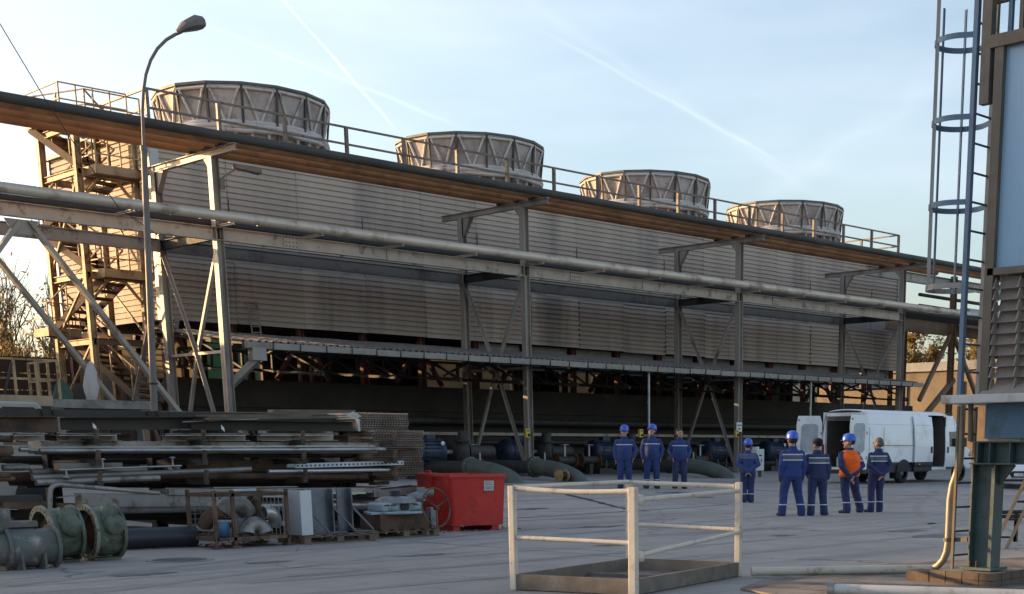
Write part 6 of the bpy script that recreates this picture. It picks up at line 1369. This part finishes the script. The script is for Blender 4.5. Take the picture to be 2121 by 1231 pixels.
def person(loc, face, label, height=1.78, jacket='jacket_back', trouser='trouser', head='helmet', feet=((-.13, .0, 0), (.13, .0, 0)), toes=(12, 12), arms=None, turn=0, nod=0, lean=(0, 0), belly=0.0, hcol='helmet_blue', hand='skin', vest=False, hem=.86, bulk=1.17):
    """local frame: the person faces -Y; face is the world azimuth looked at by the chest"""
    t = thing('person', (0, 0, 0), label, 'person', 'workers in blue work clothes')
    lx, ly = lean
    hip = Vector((lx * .4, ly * .4, .93)); ch = Vector((lx, ly, 1.36)); arms = arms or ('hang', 'hang')
    hips = [hip + Vector((s * .095, 0, 0)) for s in (-1, 1)]; ank = [Vector((f[0], f[1], .09 + f[2])) for f in feet]
    knee = [(h * .5 + a * .5) + Vector((0, -.035, .01)) for h, a in zip(hips, ank)]
    sho = [ch + Vector((s * .178, .0, .03)) for s in (-1, 1)]
    POSE = {'hang': ((.055, .03, -.27), (.045, -.02, -.52)), 'back': ((.085, .09, -.27), (-.17, .185, -.49)), 'front': ((.07, .03, -.28), (-.05, -.13, -.50)), 'pocket': ((.085, .05, -.25), (.02, -.07, -.46)), 'hip': ((.10, .05, -.25), (.05, -.04, -.48)), 'backlow': ((.06, .10, -.29), (-.12, .17, -.56))}
    el, wr = [], []
    for i, s in enumerate((-1, 1)):
        e, w = POSE[arms[i]]; el.append(sho[i] + Vector((e[0] * s, e[1], e[2]))); wr.append(sho[i] + Vector((w[0] * s, w[1], w[2])))
    hc = ch + Vector((0, -.03, .295)); hq = Quaternion((0, 0, 1), R(turn)) @ Quaternion((1, 0, 0), R(-nod)); HS = 1.10; HP = lambda x, y, z: hc + hq @ (Vector((x, y, z)) * HS)
    def hell(b_, p_, r_, n_=12): ell(b_, HP(*p_), tuple(q_ * HS for q_ in r_), n_)
    # --- body: one continuous surface
    b = MB()
    rings(b, [(.86, .13, .09, hip.x, hip.y), (1.0, .14, .095, hip.x, hip.y), (1.15, .14, .10, (hip.x + ch.x) / 2, (hip.y + ch.y) / 2), (1.36, .16, .10, ch.x, ch.y), (1.44, .11, .08, ch.x, ch.y)])
    for i in range(2):
        limb(b, [hips[i], knee[i], ank[i]], [.075, .05, .038]); limb(b, [sho[i], el[i], wr[i]], [.05, .038, .028])
        f = ank[i]; a = R(toes[i]) * (-1 if i == 0 else 1); fd = Vector((math.sin(a), -math.cos(a), 0)); limb(b, [f - Vector((0, 0, .03)), f + fd * .14 - Vector((0, 0, .05))], [.035, .03])
        # hand: palm, four fingers of unequal length, thumb from the side
        d = (wr[i] - el[i]).normalized(); d = (d + Vector((0, 0, -.35))).normalized(); s = 1 if i else -1
        side_ = Vector((0, -1, 0)) - d * d.dot(Vector((0, -1, 0)))
        side_ = side_.normalized() if side_.length > .2 else d.orthogonal().normalized(); nrm_ = d.cross(side_) * s
        pc = wr[i] + d * .05
        for k in range(4): limb(b, [wr[i] + d * .01, pc + side_ * (k - 1.5) * -.019 + d * .035], [.020, .0125], 8)
        for k, ln in enumerate((.062, .072, .068, .052)):
            r0 = pc + side_ * (k - 1.5) * -.02 + d * .035; p1 = r0 + d * ln * .55 + nrm_ * .006; p2 = p1 + (d * .75 - nrm_ * .6).normalized() * ln * .5; limb(b, [r0, p1, p2], [.0105, .0098, .0085], 8)
        r0 = wr[i] + d * .022 + side_ * .02; p1 = r0 + (d * .6 + side_ * .8).normalized() * .04; limb(b, [r0, p1, p1 + d * .035], [.013, .0115, .0095], 8)
    limb(b, [ch + Vector((0, 0, .05)), hc + Vector((0, .012, -.08))], [.062, .056])
    hell(b, (0, .01, .03), (.078, .098, .095), 18); hell(b, (0, -.02, -.04), (.06, .075, .08), 16); hell(b, (0, -.062, -.095), (.034, .03, .028), 12)
    hell(b, (0, -.098, -.012), (.013, .022, .02), 10); hell(b, (0, -.092, .012), (.010, .012, .03), 10)
    for s in (-1, 1): hell(b, (s * .079, .012, -.005), (.012, .022, .034), 10); hell(b, (s * .033, -.083, .035), (.026, .013, .010), 8)
    fuse(b, 'body', 'skin', t, .0085, 3)
    for s in (-1, 1): e = MB(); hell(e, (s * .032, -.088, .014), (.013, .008, .007), 10); fuse_ = e.build('eye', 'black', None); fuse_.parent = t
    mb_ = MB(); hell(mb_, (0, -.088, -.055), (.024, .008, .005), 10); o = mb_.build('mouth', mat('lip', (0.25, 0.10, 0.08), .6), None); o.parent = t
    # --- trousers
    b = MB(); rings(b, [(.80, .15, .11, hip.x, hip.y), (.90, .172, .125, hip.x, hip.y), (1.0, .165, .12, hip.x, hip.y + .0), (1.06, .16, .115, hip.x, hip.y)])
    for i in range(2):
        a = ank[i]; kn = knee[i]; limb(b, [hips[i] + Vector((0, 0, -.02)), hips[i].lerp(kn, .5), kn, kn.lerp(a, .5) + Vector((0, .012, 0)), a + Vector((0, .005, .05)), a + Vector((0, .0, -.03))], [.108, .102, .085, .08, .082, .084], 14)
    fuse(b, 'trousers', trouser, t, .014, 4)
    # --- jacket
    b = MB(); mid = hip.lerp(ch, .5)
    rings(b, [(hem, .188, .142, hip.x, hip.y), (hem + .035, .198, .15, hip.x, hip.y), (1.02, .187, .142 + belly * .5, hip.x, hip.y - belly * .4), (1.14, .188, .145 + belly * .6, mid.x, mid.y - belly * .5), (1.28, .198, .138, ch.x, ch.y), (1.37, .195, .125, ch.x, ch.y), (1.42, .165, .108, ch.x, ch.y + .005), (1.465, .105, .09, ch.x, ch.y), (1.51, .078, .078, ch.x, ch.y + .005)])
    for i in range(2):
        limb(b, [sho[i] + Vector((0, 0, -.01)), sho[i].lerp(el[i], .5), el[i], el[i].lerp(wr[i], .55), wr[i] + (el[i] - wr[i]).normalized() * .015], [.076, .072, .065, .058, .052], 14)
    j = fuse(b, 'jacket', jacket, t, .0135, 4)
    MB().lathe([(.085, 0), (.083, .045), (.074, .045), (.074, 0)], 18, ch + Vector((0, .005, .135)), smooth=True).build('collar', jacket, None).parent = t
    if vest:
        b = MB(); rings(b, [(.86, .212, .175, hip.x, hip.y), (.9, .222, .19, hip.x, hip.y + .01), (1.1, .215, .20, mid.x, mid.y + .03), (1.28, .225, .19, ch.x, ch.y + .03), (1.38, .215, .15, ch.x, ch.y + .02), (1.44, .17, .12, ch.x, ch.y + .01), (1.485, .11, .10, ch.x, ch.y)])
        fuse(b, 'vest', 'vest_orange', t, .014, 4)
    for i in range(2):
        f = ank[i]; a = R(toes[i]) * (-1 if i == 0 else 1); fd = Vector((math.sin(a), -math.cos(a), 0)); b = MB()
        limb(b, [f + Vector((0, 0, .05)), f + Vector((0, .01, -.04))], [.055, .052]); limb(b, [f + fd * -.04 + Vector((0, 0, -.052)), f + fd * .08 + Vector((0, 0, -.05)), f + fd * .17 + Vector((0, 0, -.058))], [.04, .045, .036])
        o = fuse(b, 'boot', 'boot', t, .012, 3)
    if hand == 'glove':
        for i in range(2): b = MB(); d = (wr[i] - el[i]).normalized(); d = (d + Vector((0, 0, -.35))).normalized(); limb(b, [wr[i] - d * .03, wr[i] + d * .04, wr[i] + d * .10], [.042, .044, .035]); limb(b, [wr[i] + d * .02, wr[i] + d * .06 + Vector((0, -.04, 0))], [.02, .016]); fuse(b, 'glove', 'glove', t, .012, 3)
    # --- head wear
    if head == 'helmet':
        b = MB(); ns = 24; vs = []; pf = [(1.0, 0), (.99, .045), (.93, .085), (.78, .118), (.55, .14), (.28, .15), (.02, .153)]
        for r_, z in pf: vs += [HP(.106 * r_ * math.cos(2 * math.pi * k / ns), .01 + .130 * r_ * math.sin(2 * math.pi * k / ns), .052 + z) for k in range(ns)]
        b.add(vs, [(i * ns + k, i * ns + (k + 1) % ns, (i + 1) * ns + (k + 1) % ns, (i + 1) * ns + k) for i in range(len(pf) - 1) for k in range(ns)], True)
        hlm = b.build('helmet', hcol, None); hlm.parent = t
        b = MB(); vs = []
        for r_, z in ((.98, .0), (1.10, -.006), (1.10, -.014), (.96, -.012)): vs += [HP(.106 * r_ * math.cos(2 * math.pi * k / ns), .01 + .130 * (r_ + (.22 * max(0, -math.sin(2 * math.pi * k / ns)) ** 3 if r_ > 1 else 0)) * math.sin(2 * math.pi * k / ns), .056 + z) for k in range(ns)]
        b.add(vs, [(i * ns + k, i * ns + (k + 1) % ns, ((i + 1) % 4) * ns + (k + 1) % ns, ((i + 1) % 4) * ns + k) for i in range(4) for k in range(ns)], True); b.build('brim', hcol, None).parent = hlm
        MB().bar(HP(0, -.10, .16), HP(0, .11, .17), .03, .02).build('ridge', hcol, None).parent = hlm
        b = MB(); hell(b, (0, .045, .02), (.084, .075, .07), 16); b.build('hair', 'hair_dark', None).parent = t
    else:
        b = MB()
        if head == 'beanie': hell(b, (0, .015, .07), (.098, .115, .085), 18); hell(b, (0, .03, .02), (.09, .095, .06), 18); fuse(b, 'knit_cap', 'knit_black', t, .012, 3)
        else:
            hell(b, (0, .022, .055), (.086, .102, .084), 18); hell(b, (0, .055, -.01), (.08, .062, .07), 16); fuse(b, 'hair', head, t, .011, 2)
    k = height / 1.80
    t.location = loc; t.rotation_euler = (0, 0, R(face) + math.pi / 2); t.scale = (k * bulk, k * bulk, k); WLOC[t.name] = Vector(loc)
    return t
# near group, seen from behind, looking towards the shed
person(stand(1637, 1069), 62, 'worker with blue helmet and gloves seen from behind, left of the black cap', 1.80, 'jacket_back', 'trouser_blue', feet=((-.22, .02, 0), (.17, -.02, 0)), toes=(22, 5), lean=(-.02, .0), arms=('hang', 'hang'), turn=4, hand='glove')
person(stand(1693, 1068), 48, 'worker in a black knit cap standing with his back to us', 1.70, 'jacket_navy', 'trouser', head='beanie', feet=((-.14, -.04, 0), (.15, .06, 0)), toes=(35, 8), arms=('hang', 'front'), turn=38, lean=(.03, 0))
person(stand(1757, 1063), 70, 'worker in an orange safety vest and blue helmet', 1.76, 'jacket_navy', 'trouser', feet=((-.34, -.10, 0), (.08, .06, 0)), toes=(40, 20), arms=('back', 'backlow'), turn=40, lean=(.05, .05), bulk=1.2, vest=True)
person(stand(1812, 1061), 62, 'bareheaded grey-haired worker with hands clasped behind his back', 1.74, 'jacket_navy', 'trouser', head='hair_grey', feet=((-.13, -.04, 0), (.12, .03, 0)), toes=(35, 25), arms=('back', 'back'), turn=38, nod=-4, lean=(-.03, .03), bulk=1.1)
person(stand(1548, 1041), 45, 'lone helmeted worker with hands behind his back near the cage corner', 1.63, 'jacket_plain', 'trouser', feet=((-.09, 0, 0), (.09, .02, 0)), toes=(10, 10), arms=('back', 'back'), turn=0, nod=5)
# far three, facing the camera
person(stand(1294, 1013), 225, 'worker in a pale-fronted helmet, leftmost of the three facing us', 1.82, 'jacket_front', 'trouser_blue', feet=((-.11, 0, 0), (.11, 0, 0)), arms=('hang', 'hip'), turn=0, belly=.04)
person(stand(1350, 1012), 230, 'worker in a blue helmet looking down, middle of the three facing us', 1.86, 'jacket_front', 'trouser_blue', feet=((-.14, 0, 0), (.13, -.03, 0)), arms=('hang', 'hip'), turn=-25, nod=18, belly=.05)
person(stand(1408, 1012), 228, 'bareheaded dark-haired smiling worker with hands in pockets', 1.80, 'jacket_front', 'trouser_plain', head='hair_dark', feet=((-.13, 0, 0), (.12, 0, 0)), arms=('pocket', 'pocket'), turn=20, nod=6, belly=.05)
